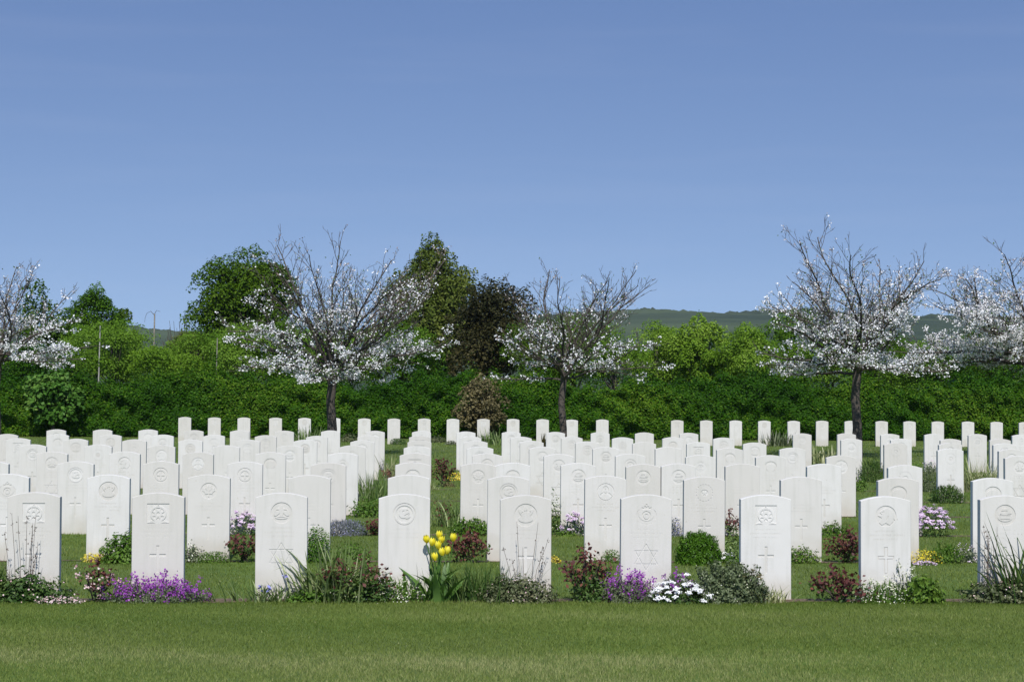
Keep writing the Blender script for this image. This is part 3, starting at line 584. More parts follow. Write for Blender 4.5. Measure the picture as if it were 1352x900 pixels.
# ------------------------------------------------------------------ blossom trees
def blossom_tree(label, cx, Y, fork_py, left, right, top_py, seed, nb=1.0, upper=1.0, low=(5, 5, 6), r0=.105, green=.5, dens=1.0, lowdroop=.0, bd=.62, fall=.4):
    r = random.Random(seed); g = np.random.default_rng(seed)
    x0 = gx(cx, Y); s = scl(Y); zf = at(cx, fork_py, Y)[2]; zt = at(cx, top_py, Y)[2]; hl, hr = (cx-left)/s, (right-cx)/s
    H = zt-zf; trunk, br, tips = [], [], []
    P = [(0, 0, 0), (.02, 0, zf*.35), (-.03, .02, zf*.7), (.02, 0, zf), (.03, .01, zf+.35), (.0, 0, zf+.8)]
    trunk.append((np.array(P), (r0*1.35, r0*1.02, r0*.95, r0*.92, r0*.6, r0*.3), 12))
    def grow(p, d, L, rad, lev, fl=False):
        n = max(3, int(L/.16)); pts = [np.array(p, float)]; d = np.array(d, float); d /= np.linalg.norm(d); st = L/n
        for i in range(n):
            d = d+g.normal(size=3)*(.10 if lev < 2 else .16)+np.array([0, 0, (.012 if fl else .06) if lev else lift])
            if pts[-1][2] < zf-.08: d[2] = abs(d[2])+.03
            if lev == 0 and d[2] < -.05: d[2] = -.05
            d /= np.linalg.norm(d); pts.append(pts[-1]+d*st)
        rs = np.linspace(rad, max(.004, rad*.28), n+1)
        (trunk if lev == 0 else br).append((np.array(pts), rs, 6 if lev == 0 else (4 if lev == 1 else 3)))
        for i in range(1, n+1):
            if lev >= 1 or i > n*.45:
                tips.append((pts[i], d.copy(), lev, i/n))
        if lev < 3:
            stp = {0: .19, 1: .18, 2: .18}[lev]; k = int(L*(.88 if lev else .8)/stp)
            for j in range(k):
                t = (.16 if lev == 0 else .12)+(1-.16)*(j+r.random())/k; i = min(n-1, int(t*n)); q = pts[i]+(pts[i+1]-pts[i])*(t*n-i)
                dd = pts[i+1]-pts[i]; dd /= np.linalg.norm(dd); pr = g.normal(size=3); pr[2] *= .7; pr -= dd*(pr@dd); pr /= np.linalg.norm(pr)
                Ls = {0: .42*L*(1.1-t*.72), 1: .5*L*(1.1-.6*t), 2: .55*L}[lev]*r.uniform(.6, 1.2)
                Ls = min(Ls, {0: 1.35, 1: .65, 2: .3}[lev])
                if Ls > .08: grow(q, (dd*.8+pr*np.array([1., 1., .22])+np.array([0, 0, .07])) if fl else (dd*.8+pr*np.array([.75, .75, .5])+np.array([0, 0, .22])), Ls, max(.005, rad*(1-.6*t)*.42), lev+1, fl)
    nl, nm, nu = low
    for (cnt, e0, e1, lf) in ((nl, -.06, .30, -lowdroop), (nm, .38, .85, .0), (nu, .85, 1.42, .012)):
        for i in range(cnt):
            az = 2*PI*(i+r.uniform(-.25, .25))/cnt + (.4 if cnt == nm else 0.15); el = r.uniform(e0, e1); lift = lf
            c, s_ = math.cos(az), math.sin(az); reach = (hr if c > 0 else hl); flat = math.hypot(reach*c, 2.6*s_)
            if e1 < .5: L = flat*1.0
            elif e1 < 1: L = min(flat*.93/math.cos(el), H*.86/math.sin(el))
            else: L = H*r.uniform(.74, .92)/max(.85, math.sin(el))
            zs = zf+(r.uniform(-.06, .5) if e1 < .5 else r.uniform(-.05, .45))
            grow((0.02, 0, zs), (c*math.cos(el), s_*math.cos(el), math.sin(el)), L, r0*(.34 if e1 < .5 else .36), 0, e1 < .5)
    root = link('blossom_tree', None, loc=(x0, Y, 0)); tag(root, label, 'blossom tree', 'blossoming trees standing among the headstones')
    link('trunk', tubes('blossom_trunk', trunk, 'bark'), root); link('branches', tubes('blossom_branches', br, 'twig'), root)
    T = np.array([t[0] for t in tips]); hrel = (T[:, 2]-zf)/H
    spr = np.sin(T[:, 0]*3.1+T[:, 1]*2.3+seed)+np.sin(T[:, 2]*6.1-T[:, 0]*1.7)+np.sin(T[:, 1]*4.3+T[:, 2]*2.9)
    edge = np.hypot(T[:, 0]/np.where(T[:, 0] > 0, hr, hl), T[:, 1]/2.6)
    keep = (g.random(len(T)) < np.clip(bd-(bd+fall)*np.clip(hrel, 0, 1)+.40*edge, .10*upper, 1)*dens*np.clip(.55+.35*spr, .06, 1.15)) & (T[:, 2] > zf-.22)
    B = T[keep]; hb = hrel[keep]; rep = np.where(hb < .45, 5, 3)*1; k = np.repeat(np.arange(len(B)), (rep*nb).astype(int).clip(1))
    C = B[k]+g.normal(size=(len(k), 3))*.034; isbud = g.random(len(k)) < np.clip((hb[k]-.38)*1.3, 0.02, .75)
    Nn = g.normal(size=C.shape)+np.array([0, -.2, .5])
    for msk, mt, nm_, sz in ((~isbud, 'blossom', 'blossom', .047), (isbud, 'bud', 'buds', .04)):
        if msk.sum(): link(nm_, quads('tree_'+nm_, leaves(C[msk], Nn[msk], sz, .85), mt, np.clip(g.normal(.7, .2, msk.sum()), 0, 1)), root)
    kk = g.random(len(T)) < (green+.35)*np.clip(1-hrel*1.2, .08, 1); Cg = T[kk]+g.normal(size=(kk.sum(), 3))*.06
    if len(Cg): link('leaves', quads('tree_leaves', leaves(Cg, g.normal(size=Cg.shape)+np.array([0, 0, .6]), .06, .6), 'young', g.random(len(Cg))), root)
    print('tree', label[:20], len(T), len(C))
blossom_tree('densely blossoming white tree cut by the left edge of the picture', -4, 45, 486, -110, 108, 338, 4, nb=1.3, dens=1., r0=.09, green=.4, bd=.85, upper=3, fall=.1, low=(11, 10, 4))
blossom_tree('large spreading blossom tree with dark trunk, near the round dark green tree', 438, 45, 500, 288, 606, 302, 21, low=(12, 11, 6), r0=.115, dens=.9, bd=.66, upper=2.2, fall=.22)
blossom_tree('sparsest blossom tree with thin upright twigs, before the far hill', 743, 46, 502, 655, 872, 348, 33, low=(10, 10, 5), r0=.09, dens=.62, upper=1.5, bd=.52, fall=.2)
blossom_tree('fullest blossom tree with bark trunk standing clear against the sky', 1131, 45, 490, 994, 1255, 312, 42, low=(11, 12, 7), r0=.115, dens=1., upper=4.2, nb=1.15, bd=.8, fall=.0)
blossom_tree('massed white blossom tree cut by the right edge of the picture', 1372, 47, 490, 1178, 1540, 304, 57, low=(12, 13, 5), r0=.12, dens=1., upper=4, nb=1.4, bd=1.0, fall=.1)

# ------------------------------------------------------------------ bed plants
def base(px, Y, off): y = Y-off; return gx(px, y), y
def root_at(name, label, cat, px, Y, group=None):
    o = link(name, None, loc=(gx(px, Y), Y, 0)); return tag(o, label, cat, group)
def dome(n, w, d, h, shell=.35, rag=.12, p=2.8):
    v = unit(RNG.normal(size=(n, 3))); v[:, 2] = np.abs(v[:, 2]); v0 = v; v = v/((np.abs(v)**p).sum(1)**(1/p))[:, None]; rr = 1-RNG.random(n)**1.5*shell
    rr *= 1+rag*np.sin(v[:, 0]*9+1)*np.cos(v[:, 1]*8)+rag*.6*np.sin(v[:, 2]*13+v[:, 0]*11)
    C = v*rr[:, None]*np.array([w/2, d/2, h]); return C, v0
def mound(name, label, cat, x0, x1, ty, Y, leafm, n, leaf, petal=None, pn=0, ps=.02, d=.32, pr=None, ptop=0., shell=.6, up=.4, asp=.55, pname='flowers', rag=.12, spike=0.):
    """low rounded plant: foliage plus flowers on its surface"""
    cx = (x0+x1)/2; s = scl(Y); w = (x1-x0)/s; h = at(cx, ty, Y)[2]; root = root_at(name, label, cat, cx, Y)
    C, v = dome(n, w*.97, d, h*.95, shell, rag); Nn = v+np.array([0, 0, up])+RNG.normal(size=C.shape)*.6
    link('foliage', quads(name, leaves(C, Nn, leaf, asp), leafm, tintn(C, 14, .45, .3, .2)), root)
    if spike:
        m = n//6; Cs, vs = dome(m, w*.9, d*.9, h*.85, .15, rag); o = unit(vs[:, :2]+1e-6)
        link('shoots', blade_mesh(name+'_shoots', Cs-np.array([0, 0, spike*.3]), o, spike*RNG.uniform(.6, 1.3, m), .35, .05, leaf*.45, leafm, 2), root)
    if petal:
        C, v = dome(pn, w, d*1.02, h, .1, rag); k = C[:, 2] > h*ptop; C, v = C[k], v[k]
        if pr: # florets gathered into heads
            heads, hv = dome(pr*8, w, d*1.02, h, .06, rag); kk = np.argsort(-(heads[:, 2] > h*ptop).astype(float), kind='stable')[:pr]; heads, hv = heads[kk], hv[kk]
            i = RNG.integers(0, len(heads), pn); v = hv[i]; C = heads[i]+RNG.normal(size=(pn, 3))*np.array([1, 1, .5])*ps*.75
        link(pname, quads(name+'_f', leaves(C, v+np.array([0, -.3, .5])+RNG.normal(size=C.shape)*.35, ps, .9), petal, RNG.normal(.55, .25, len(C))), root)
    return root
def tuft(name, label, cat, x0, x1, ty, Y, mat, n, w=.012, d=.2, lean=(.05, .8), droop=(.0, .5), core=.35, seg=5, hvar=(.55, 1.05), flowers=None):
    cx = (x0+x1)/2; s = scl(Y); W = (x1-x0)/s; h = at(cx, ty, Y)[2]; root = root_at(name, label, cat, cx, Y)
    B = np.stack([RNG.normal(size=n)*W*core*.4, RNG.normal(size=n)*d*.3, np.zeros(n)], -1); a = RNG.uniform(0, 2*PI, n); out = np.stack([np.cos(a)+B[:, 0]/W*2, np.sin(a)*.6], -1); out = unit(out)
    L = h*RNG.uniform(*hvar, n)*1.05; ln = RNG.uniform(*lean, n); ln = np.minimum(ln, (W*.55)/L); dr = RNG.uniform(*droop, n)*(ln > .3)
    link('leaves', blade_mesh(name, B, out, L, ln, dr, w*RNG.uniform(.6, 1.3, n), mat, seg), root)
    if flowers:
        pm, k, ps, fz = flowers; C = np.stack([RNG.normal(size=k)*W*.2, -.06+RNG.normal(size=k)*.04, h*fz+RNG.normal(size=k)*.03], -1); k2 = np.repeat(np.arange(k), 6)
        link('flowers', quads(name+'_f', leaves(C[k2]+RNG.normal(size=(len(k2), 3))*ps*.4, RNG.normal(size=(len(k2), 3))+np.array([0, -1, .3]), ps, .7), pm, RNG.random(len(k2))), root)
    return root
def rose(name, label, cat, x0, x1, ty, Y, n=260, stems=9, mat='redleaf', mix='darkgreen', leaf=.035, petal=None, frac=.6, d=.3, low=.08):
    cx = (x0+x1)/2; s = scl(Y); W = (x1-x0)/s; h = at(cx, ty, Y)[2]; root = root_at(name, label, cat, cx, Y); lines, C, D = [], [], []
    r = random.Random(int(x0*7+ty))
    for i in range(stems):
        bx = r.uniform(-.15, .15)*W; ex = W*.48*(-1+2*(i+.5)/stems)+r.uniform(-.05, .05)*W; ez = h*r.uniform(.6, 1)*(1-.35*abs(ex)/(W*.5)**1) if W else h; ey = r.uniform(-.5, .5)*d
        P = np.array([(bx, 0, 0), (bx*.5+ex*.4, ey*.4, ez*.45), (ex*.85, ey*.8, ez*.8), (ex, ey, ez)]); lines.append((P, (.006, .005, .004, .002), 4))
        for k in range(n//stems):
            t = r.random()**.6; q = P[0]+(P[-1]-P[0])*t; f = t*3; j = min(2, int(f)); q = P[j]+(P[j+1]-P[j])*(f-j)
            C.append(q+np.array([r.gauss(0, .035), r.gauss(0, .035), r.gauss(0, .03)]))
    C = np.array(C); C[:, 2] = np.maximum(C[:, 2], .01); red = (C[:, 2]/h+RNG.normal(size=len(C))*.25) > (1-frac)
    link('stems', tubes(name+'_stems', lines, 'twig'), root)
    for m_, mt, nm in ((red, mat, 'young_leaves'), (~red, mix, 'leaves')):
        if m_.sum(): link(nm, quads(name+nm, leaves(C[m_], RNG.normal(size=(m_.sum(), 3))+np.array([0, -.4, .9]), leaf, .65), mt, RNG.normal(.5, .25, m_.sum())), root)
    if petal:
        k = 26; Cf = np.repeat(C[RNG.integers(0, len(C), k)]+np.array([0, -.03, .02]), 5, 0)
        link('flowers', quads(name+'_f', leaves(Cf+RNG.normal(size=Cf.shape)*.008, RNG.normal(size=Cf.shape)+np.array([0, -.8, .5]), .018, .9), petal, RNG.random(len(Cf))), root)
    return root
def stalks(label, x0, x1, ty, by, Y, n, bits=4, seed=1):
    r = random.Random(seed); cx = (x0+x1)/2; s = scl(Y); W = (x1-x0)/s; root = root_at('dry_stalks', label, 'dry flower stalks', cx, Y); h = at(cx, ty, Y)[2]; lines, C = [], []
    for i in range(n):
        ex = r.uniform(-.5, .5)*W; hz = h*r.uniform(.45, 1.); bx = ex*r.uniform(.3, .7); P = np.array([(bx, 0, 0), (bx+(ex-bx)*.3, 0, hz*.5), (ex*.9, r.uniform(-.03, .03), hz*.85), (ex, 0, hz)])
        lines.append((P, (.0019, .0017, .0014, .001), 4))
        for k in range(r.randint(1, bits)):
            t = r.uniform(.6, 1.02); C.append(P[1]+(P[3]-P[1])*(t-.3)/.7+np.array([r.gauss(0, .008), 0, 0]))
    link('stems', tubes('stalk_stems', lines, 'drystalk', True), root); C = np.repeat(np.array(C), 3, 0)
    link('seed_heads', quads('stalk_heads', leaves(C+RNG.normal(size=C.shape)*.004, RNG.normal(size=C.shape)+np.array([0, -1, 0]), .014, .5), 'drystalk', RNG.random(len(C))), root)
R0, R1, R2, R3, R4, R5, R6, R7, R8 = ROWY
B0 = R0-.17
# --- front bed, left to right
mound('low_shrub', 'dark green low shrub with pinkish tips under the dry stalks, far left', 'shrub', -40, 92, 758, B0, 'darkgreen', 3600, .032, 'pinkp', 160, .014, d=.26, ptop=.05, rag=.25)
tuft('grassy_plant', 'tall green leafy plant at the left edge beside a low shrub', 'plant', -30, 14, 733, B0+.0, 'darkgreen', 120, .008, d=.1)
stalks('tall dry brown flower stalks in front of the leftmost front headstone', 4, 70, 676, 770, B0-.03, 11, 6, seed=5)
mound('creeping_plant', 'pale pinkish creeping plant spilling from the bed near the leftmost headstone', 'ground plant', 52, 112, 787, B0-.1, 'greygreen', 600, .022, 'pinkp', 260, .013, d=.14)
rose('rose_bush', 'thin maroon rose bush just left of the purple flowers', 'rose bush', 112, 154, 733, B0, 230, 7, petal='pinkp', frac=.55, leaf=.034)
def aubrieta(label, x0, x1, ty, nf, seedoff=0):
    r = mound('purple_flowers', label, 'purple flowers', x0, x1, ty+9, B0, 'greygreen', 2600, .018, None, d=.3, rag=.2, spike=.05)
    cx = (x0+x1)/2; W = (x1-x0)/scl(B0); h = at(cx, ty, B0)[2]
    m = nf//9; C, v = dome(m, W*.98, .32, h, .5, .2); k = C[:, 2] > h*.18; C = C[k]; i = np.repeat(np.arange(len(C)), 9)
    P = C[i]+RNG.normal(size=(len(i), 3))*np.array([.009, .009, .017])
    link('flowers', quads('aub', leaves(P, RNG.normal(size=P.shape)+np.array([0, -1, .6]), .015, .9), 'purple', RNG.normal(.5, .28, len(P))), r)
aubrieta('long drift of purple flowers in front of the second front headstone', 142, 280, 763, 2700)
tuft('iris_clump', 'green iris leaves with a few lilac flowers below the left star headstone', 'iris', 318, 404, 760, B0, 'blade', 120, .012, d=.2, lean=(.2, 1.0), droop=(0, .3), core=.9, flowers=('lilac', 3, .028, .62))
tuft('long_leaved_plant', 'large clump of long pale arching leaves beside a maroon bush', 'plant', 402, 488, 708, B0, 'paleblade', 190, .019, d=.25, lean=(.1, .9), droop=(.1, .6), core=.6, seg=6)
mound('leafy_mat', 'bright green low leaves below the long arching leaves', 'ground plant', 380, 440, 778, B0-.05, 'midgreen', 500, .03, d=.15)
rose('maroon_bush', 'broad maroon and green bush left of the ring emblem headstone', 'shrub', 428, 522, 732, B0-.03, 900, 16, frac=.42, leaf=.032, d=.34)
mound('leafy_shrub', 'dark green leafy base of plants between long leaves and tulips', 'shrub', 436, 520, 752, B0-.02, 'darkgreen', 1300, .026, 'creamp', 60, .010, d=.25, rag=.2)
mound('star_flower_plant', 'small pale star flowers on fine green foliage left of the tulips', 'white flowers', 500, 562, 764, B0, 'midgreen', 900, .018, 'creamp', 260, .011, d=.2, rag=.25, spike=.05)
def tulips():
    Y = B0; root = root_at('tulip_clump', 'clump of yellow tulips with broad upright leaves in the front bed', 'tulips', 580, Y); ox = gx(580, Y); lines, r = [], random.Random(2)
    heads = [(563, 711.5), (570.5, 715), (580, 705.5), (578.5, 719), (598.5, 709), (583.5, 728), (590.5, 726), (574, 734.5), (583, 712)]
    for i, (px, py) in enumerate(heads):
        y = Y+(-.05 if i % 2 else .05); X, _, Z = at(px, py, y); X -= ox
        bx = X*.35+r.uniform(-.03, .03); lines.append((np.array([(bx, (y-Y)*.5, 0), (bx*.6+X*.4, y-Y, Z*.55), (X, y-Y, Z-.028)]), (.005, .0045, .004), 6))
        # cup of six petals
        V, Q, T = [], [], []
        for k in range(6):
            a0 = k*PI/3+(.1 if k % 2 else 0); rad = 1. if k % 2 else .92; b = len(V)
            for t in range(6):
                u = t/5; rr = .026*math.sin(min(1, u*1.15+.12)*PI*.62)**.8*rad*(1-.28*max(0, u-.6)/.4); z = -.03+.062*u; hw = .62*(1-max(0, u-.55)**2*4.3) if u < 1 else .08
                for sgn in (-1, 0, 1): a = a0+sgn*hw; V.append((rr*math.cos(a)*(1 if sgn else 1.06), rr*math.sin(a)*(1 if sgn else 1.06), z+(0 if sgn else .002)))
            for t in range(5):
                for c in range(2): q = b+t*3+c; Q.append((q, q+1, q+4, q+3)); T.append(.35+.35*(k % 2)+.05*t)
        me = mesh_np('tulip_head', V, Q, 'tulip', np.array(T), smooth=True); o = link('flower', me, root, loc=(X, y-Y, Z)); o.rotation_euler = (r.uniform(-.2, .2), r.uniform(-.25, .25), r.uniform(0, 3))
    link('stems', tubes('tulip_stems', lines, 'tulipleaf', True), root)
    n = 40; B = np.stack([RNG.normal(size=n)*.07, RNG.normal(size=n)*.05, np.zeros(n)], -1); a = RNG.uniform(0, 2*PI, n); out = unit(np.stack([np.cos(a), np.sin(a)*.6], -1))
    link('leaves', blade_mesh('tulip_leaves', B, out, RNG.uniform(.18, .36, n), RNG.uniform(.1, .8, n), RNG.uniform(0, .45, n), RNG.uniform(.035, .06, n), 'tulipleaf', 7, twist=.6), root)
tulips()
tuft('fine_leaved_plant', 'fine dark green upright foliage right of the tulips', 'plant', 600, 668, 738, B0+.06, 'darkgreen', 520, .007, d=.25, lean=(0, .7), droop=(0, .2), hvar=(.35, 1.05), core=1.1, seg=3)
mound('low_mat_plant', 'low olive-brown mat plant before the plumed emblem headstone', 'ground plant', 634, 736, 762, B0-.03, 'mat', 3000, .026, 'pinkp', 60, .012, d=.28, rag=.2)
stalks('wiry dry flower stems in front of the plumed emblem headstone', 662, 726, 684, 770, B0, 9, 7, seed=9)
rose('rose_bush', 'tall maroon-leaved rose bush between the plumed and the star headstone', 'rose bush', 740, 812, 714, B0, 560, 11, petal=None, frac=.55, leaf=.036)
mound('leafy_shrub', 'dark green leafy foot of the tall maroon rose bush', 'shrub', 756, 806, 762, B0, 'darkgreen', 800, .026, 'creamp', 20, .01, d=.22, rag=.2)
aubrieta('purple flowers below the crowned emblem and star headstone', 796, 872, 756, 1700)
aubrieta('small tuft of purple flowers behind the white cushion', 876, 914, 752, 450)
mound('white_flower_cushion', 'bright white cushion of flowers at the lawn edge', 'white flowers', 858, 938, 768, B0-.07, 'darkgreen', 1300, .022, 'whitep', 2400, .014, d=.3, pr=120, ptop=.2)
mound('white_flower', 'two small white blooms above the white cushion', 'white flowers', 894, 914, 755, B0+.09, 'greygreen', 120, .02, 'whitep', 90, .014, d=.08, pr=3, ptop=.8)
mound('grey_green_bush', 'large grey-green bush before the right square badge headstone', 'shrub', 914, 1012, 742, B0, 'greygreen', 5200, .026, 'creamp', 60, .01, d=.36, rag=.2, spike=.05)
mound('faded_flower_plant', 'faded brown-pink flower heads on the right side of the grey-green bush', 'plant', 976, 1014, 752, B0-.06, 'greygreen', 300, .022, 'copper', 260, .014, d=.16, pr=14, ptop=.3)
tuft('striped_plant', 'small cream-edged grassy tuft at the foot of the right badge headstone', 'plant', 992, 1040, 768, B0-.04, 'varieg', 90, .010, d=.15, lean=(.2, 1.), droop=(0, .3), core=.7)
rose('rose_bush', 'low maroon rose bush left of the cream-white outlined cross headstone', 'rose bush', 1072, 1138, 748, B0, 560, 11, frac=.75, leaf=.036)
mound('star_flower_plant', 'tiny white star flowers in front of the outlined cross headstone', 'white flowers', 1128, 1206, 768, B0, 'midgreen', 1500, .016, 'creamp', 520, .011, d=.28, rag=.25, spike=.05)
mound('pale_flower_spray', 'taller spray of pale cream flowers right of the outlined cross headstone', 'white flowers', 1176, 1220, 748, B0+.05, 'greygreen', 420, .018, 'creamp', 200, .012, d=.16, rag=.3, spike=.06)
mound('bright_leafy_plant', 'fresh bright green leafy plant right of the tiny star flowers', 'plant', 1194, 1244, 762, B0-.06, 'brightgreen', 900, .038, None, d=.22, rag=.2, spike=.05)
mound('low_mat_plant', 'olive-brown low mat plant at the right end of the front bed', 'ground plant', 1272, 1392, 765, B0-.03, 'mat', 3200, .028, 'pinkp', 70, .012, d=.28, rag=.22)
stalks('thin dry stems before the rightmost front headstone', 1291, 1318, 690, 780, B0, 12, 5, seed=12)
tuft('arching_plant', 'dark arching strap-leaved plant at the right edge of the front bed', 'plant', 1312, 1392, 702, B0-.05, 'darkgreen', 70, .018, d=.2, lean=(.25, .95), droop=(.2, .6), core=.7, seg=7, hvar=(.8, 1.35))
# --- second row
def b(Y, o=.14): return Y-o
mound('yellow_flowers', 'yellow flowering ground plant at the foot of the second headstone of the second row', 'yellow flowers', 112, 150, 730, b(R1), 'gold', 500, .02, 'yellow', 260, .013, d=.18)
mound('stone_edging_plant', 'grey flat creeping plant left of the yellow ground flowers', 'ground plant', 82, 122, 742, b(R1, .12), 'greygreen', 300, .02, 'creamp', 50, .012, d=.12)
mound('ivy_bush', 'glossy green bush pressed against the purple flower headstone from behind', 'shrub', 136, 204, 702, b(R1, .2), 'midgreen', 2200, .034, None, d=.3)
mound('leafy_plant', 'pale flowering green plant right of the purple flower headstone', 'plant', 232, 272, 718, b(R1), 'greygreen', 600, .024, 'creamp', 70, .014, d=.2, rag=.25)
mound('grass_cushion', 'smooth green cushion plant before the maple leaf headstone', 'ground plant', 260, 308, 727, b(R1), 'midgreen', 1300, .016, None, d=.25, rag=.03)
mound('mauve_flowers', 'mauve-pink flower heads left of the left star headstone', 'pink flowers', 304, 346, 676, b(R2, .1), 'darkgreen', 700, .024, 'mauve', 700, .018, d=.25, pr=36, ptop=.35)
rose('rose_bush', 'maroon rose bush below the left mauve flowers', 'rose bush', 304, 344, 702, b(R1), 420, 8, frac=.5, leaf=.036)
mound('clipped_shrub', 'small pointed bright green shrub right of the left star headstone', 'shrub', 402, 440, 693, b(R1), 'box', 2200, .02, None, d=.22, rag=.05)
mound('heath_plant', 'green rounded plant behind the long arching leaves', 'plant', 440, 492, 716, b(R1), 'midgreen', 900, .024, None, d=.25, rag=.15)
mound('lavender', 'blue-grey lavender cushion left of the ring emblem headstone', 'lavender', 424, 488, 685, b(R2), 'bluegrey', 2600, .016, 'lilac', 160, .009, d=.3, rag=.08, spike=.05)
rose('rose_bush', 'small maroon rose bush touching the ring emblem headstone from behind', 'rose bush', 482, 512, 684, b(R2), 240, 6, frac=.7, leaf=.036)
tuft('iris_clump', 'clump of tall iris leaves left of the third row blank headstones', 'iris', 474, 516, 622, b(R4), 'blade', 150, .018, d=.3, lean=(.05, .5), droop=(0, .3), core=.9)
mound('leafy_plant', 'dark green leafy plant below the tall iris leaves', 'plant', 464, 516, 656, b(R3, .35), 'midgreen', 1000, .034, None, d=.3, rag=.2)
tuft('yucca', 'pale cream spiky leaves left of the column of receding headstones', 'plant', 504, 530, 596, b(R6), 'varieg', 34, .028, d=.2, lean=(.1, .6), droop=(0, .1), core=.5)
rose('rose_bush', 'small maroon bush below the pale spiky leaves', 'rose bush', 506, 524, 616, b(R6, .5), 120, 5, frac=.8, leaf=.04)
mound('lavender', 'tiny grey lavender right of the long left block of headstones', 'lavender', 492, 516, 607, b(R7), 'bluegrey', 300, .022, None, d=.2)
rose('rose_bush', 'upright maroon rose bush in the grass gap right of the column of headstones', 'rose bush', 571, 602, 599, 30.0, 420, 8, frac=.7, leaf=.045)
mound('yellow_flowers', 'bright yellow flower patch in the grass gap at a headstone foot', 'yellow flowers', 592, 616, 624, 32.3, 'gold', 260, .03, 'yellow', 260, .024, d=.2)
mound('bright_leafy_plant', 'light green plant behind the upright maroon rose bush', 'plant', 564, 586, 600, 33.5, 'brightgreen', 260, .035, None, d=.2)
mound('leafy_plant', 'reddish low plant right of the upright maroon rose bush', 'plant', 586, 602, 636, 30.0, 'copper', 200, .03, None, d=.15)
tuft('striped_plant', 'striped pale tuft at the right side of the column of headstones', 'plant', 560, 582, 636, 29.0, 'varieg', 50, .016, d=.15, lean=(.1, .7))
tuft('iris_clump', 'clump of strap leaves with a maroon flower head right of the ring emblem headstone', 'iris', 560, 622, 650, 21.0, 'blade', 170, .014, d=.3, lean=(.05, .7), droop=(0, .4), core=1.2)
rose('rose_bush', 'maroon tip rising from the strap leaves in the grass gap', 'rose bush', 578, 596, 655, 21.0, 90, 4, frac=.9, leaf=.034)
mound('leafy_plant', 'spreading green plant at the foot of the third row maple leaf headstone', 'plant', 596, 656, 684, b(R2, .1), 'midgreen', 1600, .03, 'creamp', 40, .012, d=.3, rag=.2, spike=.05)
rose('rose_bush', 'maroon rose bush just right of the yellow tulips', 'rose bush', 590, 646, 700, b(R1, .15), 620, 10, frac=.75, leaf=.034)
mound('yellow_flowers', 'yellow plant peeping out right of the plumed emblem headstone', 'yellow flowers', 722, 742, 734, b(R1), 'gold', 400, .018, 'yellow', 120, .012, d=.14)
mound('mauve_flowers', 'mauve-pink flower cushion left of the thin ring emblem headstone', 'pink flowers', 742, 776, 678, b(R2), 'darkgreen', 600, .022, 'mauve', 620, .017, d=.24, pr=32, ptop=.3)
mound('bright_leafy_plant', 'bright green leaves below the middle mauve cushion', 'plant', 732, 762, 700, b(R2, .2), 'brightgreen', 300, .03, None, d=.15)
mound('leafy_plant', 'tall dark leafy plant right of the plumed emblem headstone', 'plant', 724, 744, 655, b(R2, .05), 'darkgreen', 380, .03, 'creamp', 30, .014, d=.15, rag=.3)
mound('grass_cushion', 'smooth green cushion plant behind the maroon rose bush', 'ground plant', 794, 822, 724, b(R1), 'midgreen', 700, .016, None, d=.2, rag=.03)
mound('box_bush', 'dense rounded green bush before the dotted ring headstone', 'shrub', 892, 954, 700, b(R1, .25), 'box', 5200, .022, None, d=.34, rag=.06, spike=.06, shell=.4)
mound('lavender', 'grey lavender behind the right star headstone', 'lavender', 880, 902, 682, b(R2), 'bluegrey', 500, .02, 'lilac', 60, .012, d=.2)
rose('rose_bush', 'small bronze rose bush between two headstones, left of the right badge headstone', 'rose bush', 952, 976, 672, b(R2, .2), 190, 5, frac=.85, leaf=.036)
mound('pale_leafy_plant', 'yellow-green leafy plant left of the right badge headstone', 'plant', 950, 982, 694, b(R1, -.3), 'blade', 500, .03, None, d=.2, rag=.3)
mound('white_flowers', 'small white flowers above the grey-green bush', 'white flowers', 944, 980, 730, b(R1), 'midgreen', 420, .026, 'whitep', 130, .014, d=.18, pr=12, ptop=.4)
mound('bright_leafy_plant', 'bright green plant right of the right badge headstone', 'plant', 1028, 1084, 722, b(R1, .12), 'brightgreen', 900, .026, 'copper', 90, .014, d=.22, rag=.2)
rose('rose_bush', 'dark maroon rose bush left of the outlined cross headstone', 'rose bush', 1092, 1144, 698, b(R1, .1), 700, 10, frac=.8, leaf=.034)
mound('leafy_plant', 'green and reddish plants at the foot of the third row headstones, right', 'plant', 1076, 1122, 690, b(R2, .15), 'midgreen', 900, .028, 'copper', 60, .014, d=.22, rag=.25)
mound('leafy_plant', 'dark green plant right of the thirteenth third row headstone', 'plant', 1108, 1132, 664, b(R3, -.1), 'darkgreen', 400, .03, 'whitep', 14, .014, d=.2, rag=.25)
mound('yellow_flowers', 'yellow and lilac flower patch between the last two front headstones', 'yellow flowers', 1196, 1246, 726, b(R1), 'gold', 500, .02, 'yellow', 260, .013, d=.2)
mound('lilac_flowers', 'pale lilac flowers just before the yellow patch', 'lilac flowers', 1206, 1236, 740, b(R1, .3), 'greygreen', 200, .02, 'mauve', 200, .014, d=.12)
mound('fern_plant', 'bright green feathery plant right of the yellow patch', 'plant', 1228, 1270, 717, b(R1), 'midgreen', 700, .024, None, d=.2, rag=.25, spike=.06)
mound('heather', 'dull purple heather left of the rightmost second row headstone', 'heather', 1258, 1292, 718, b(R1, .05), 'greygreen', 600, .02, 'mauve', 120, .012, d=.2, rag=.15)
mound('pink_flower_cushion', 'large pale pink flower cushion standing alone on the grass', 'pink flowers', 1206, 1256, 670, b(R2, .1), 'darkgreen', 1000, .024, 'mauve', 2600, .016, d=.34, pr=130, ptop=.28)
mound('rosemary_bush', 'green rounded bush below the detached tall headstone', 'shrub', 1228, 1274, 640, b(R4), 'darkgreen', 2200, .026, None, d=.4, rag=.08, spike=.08)
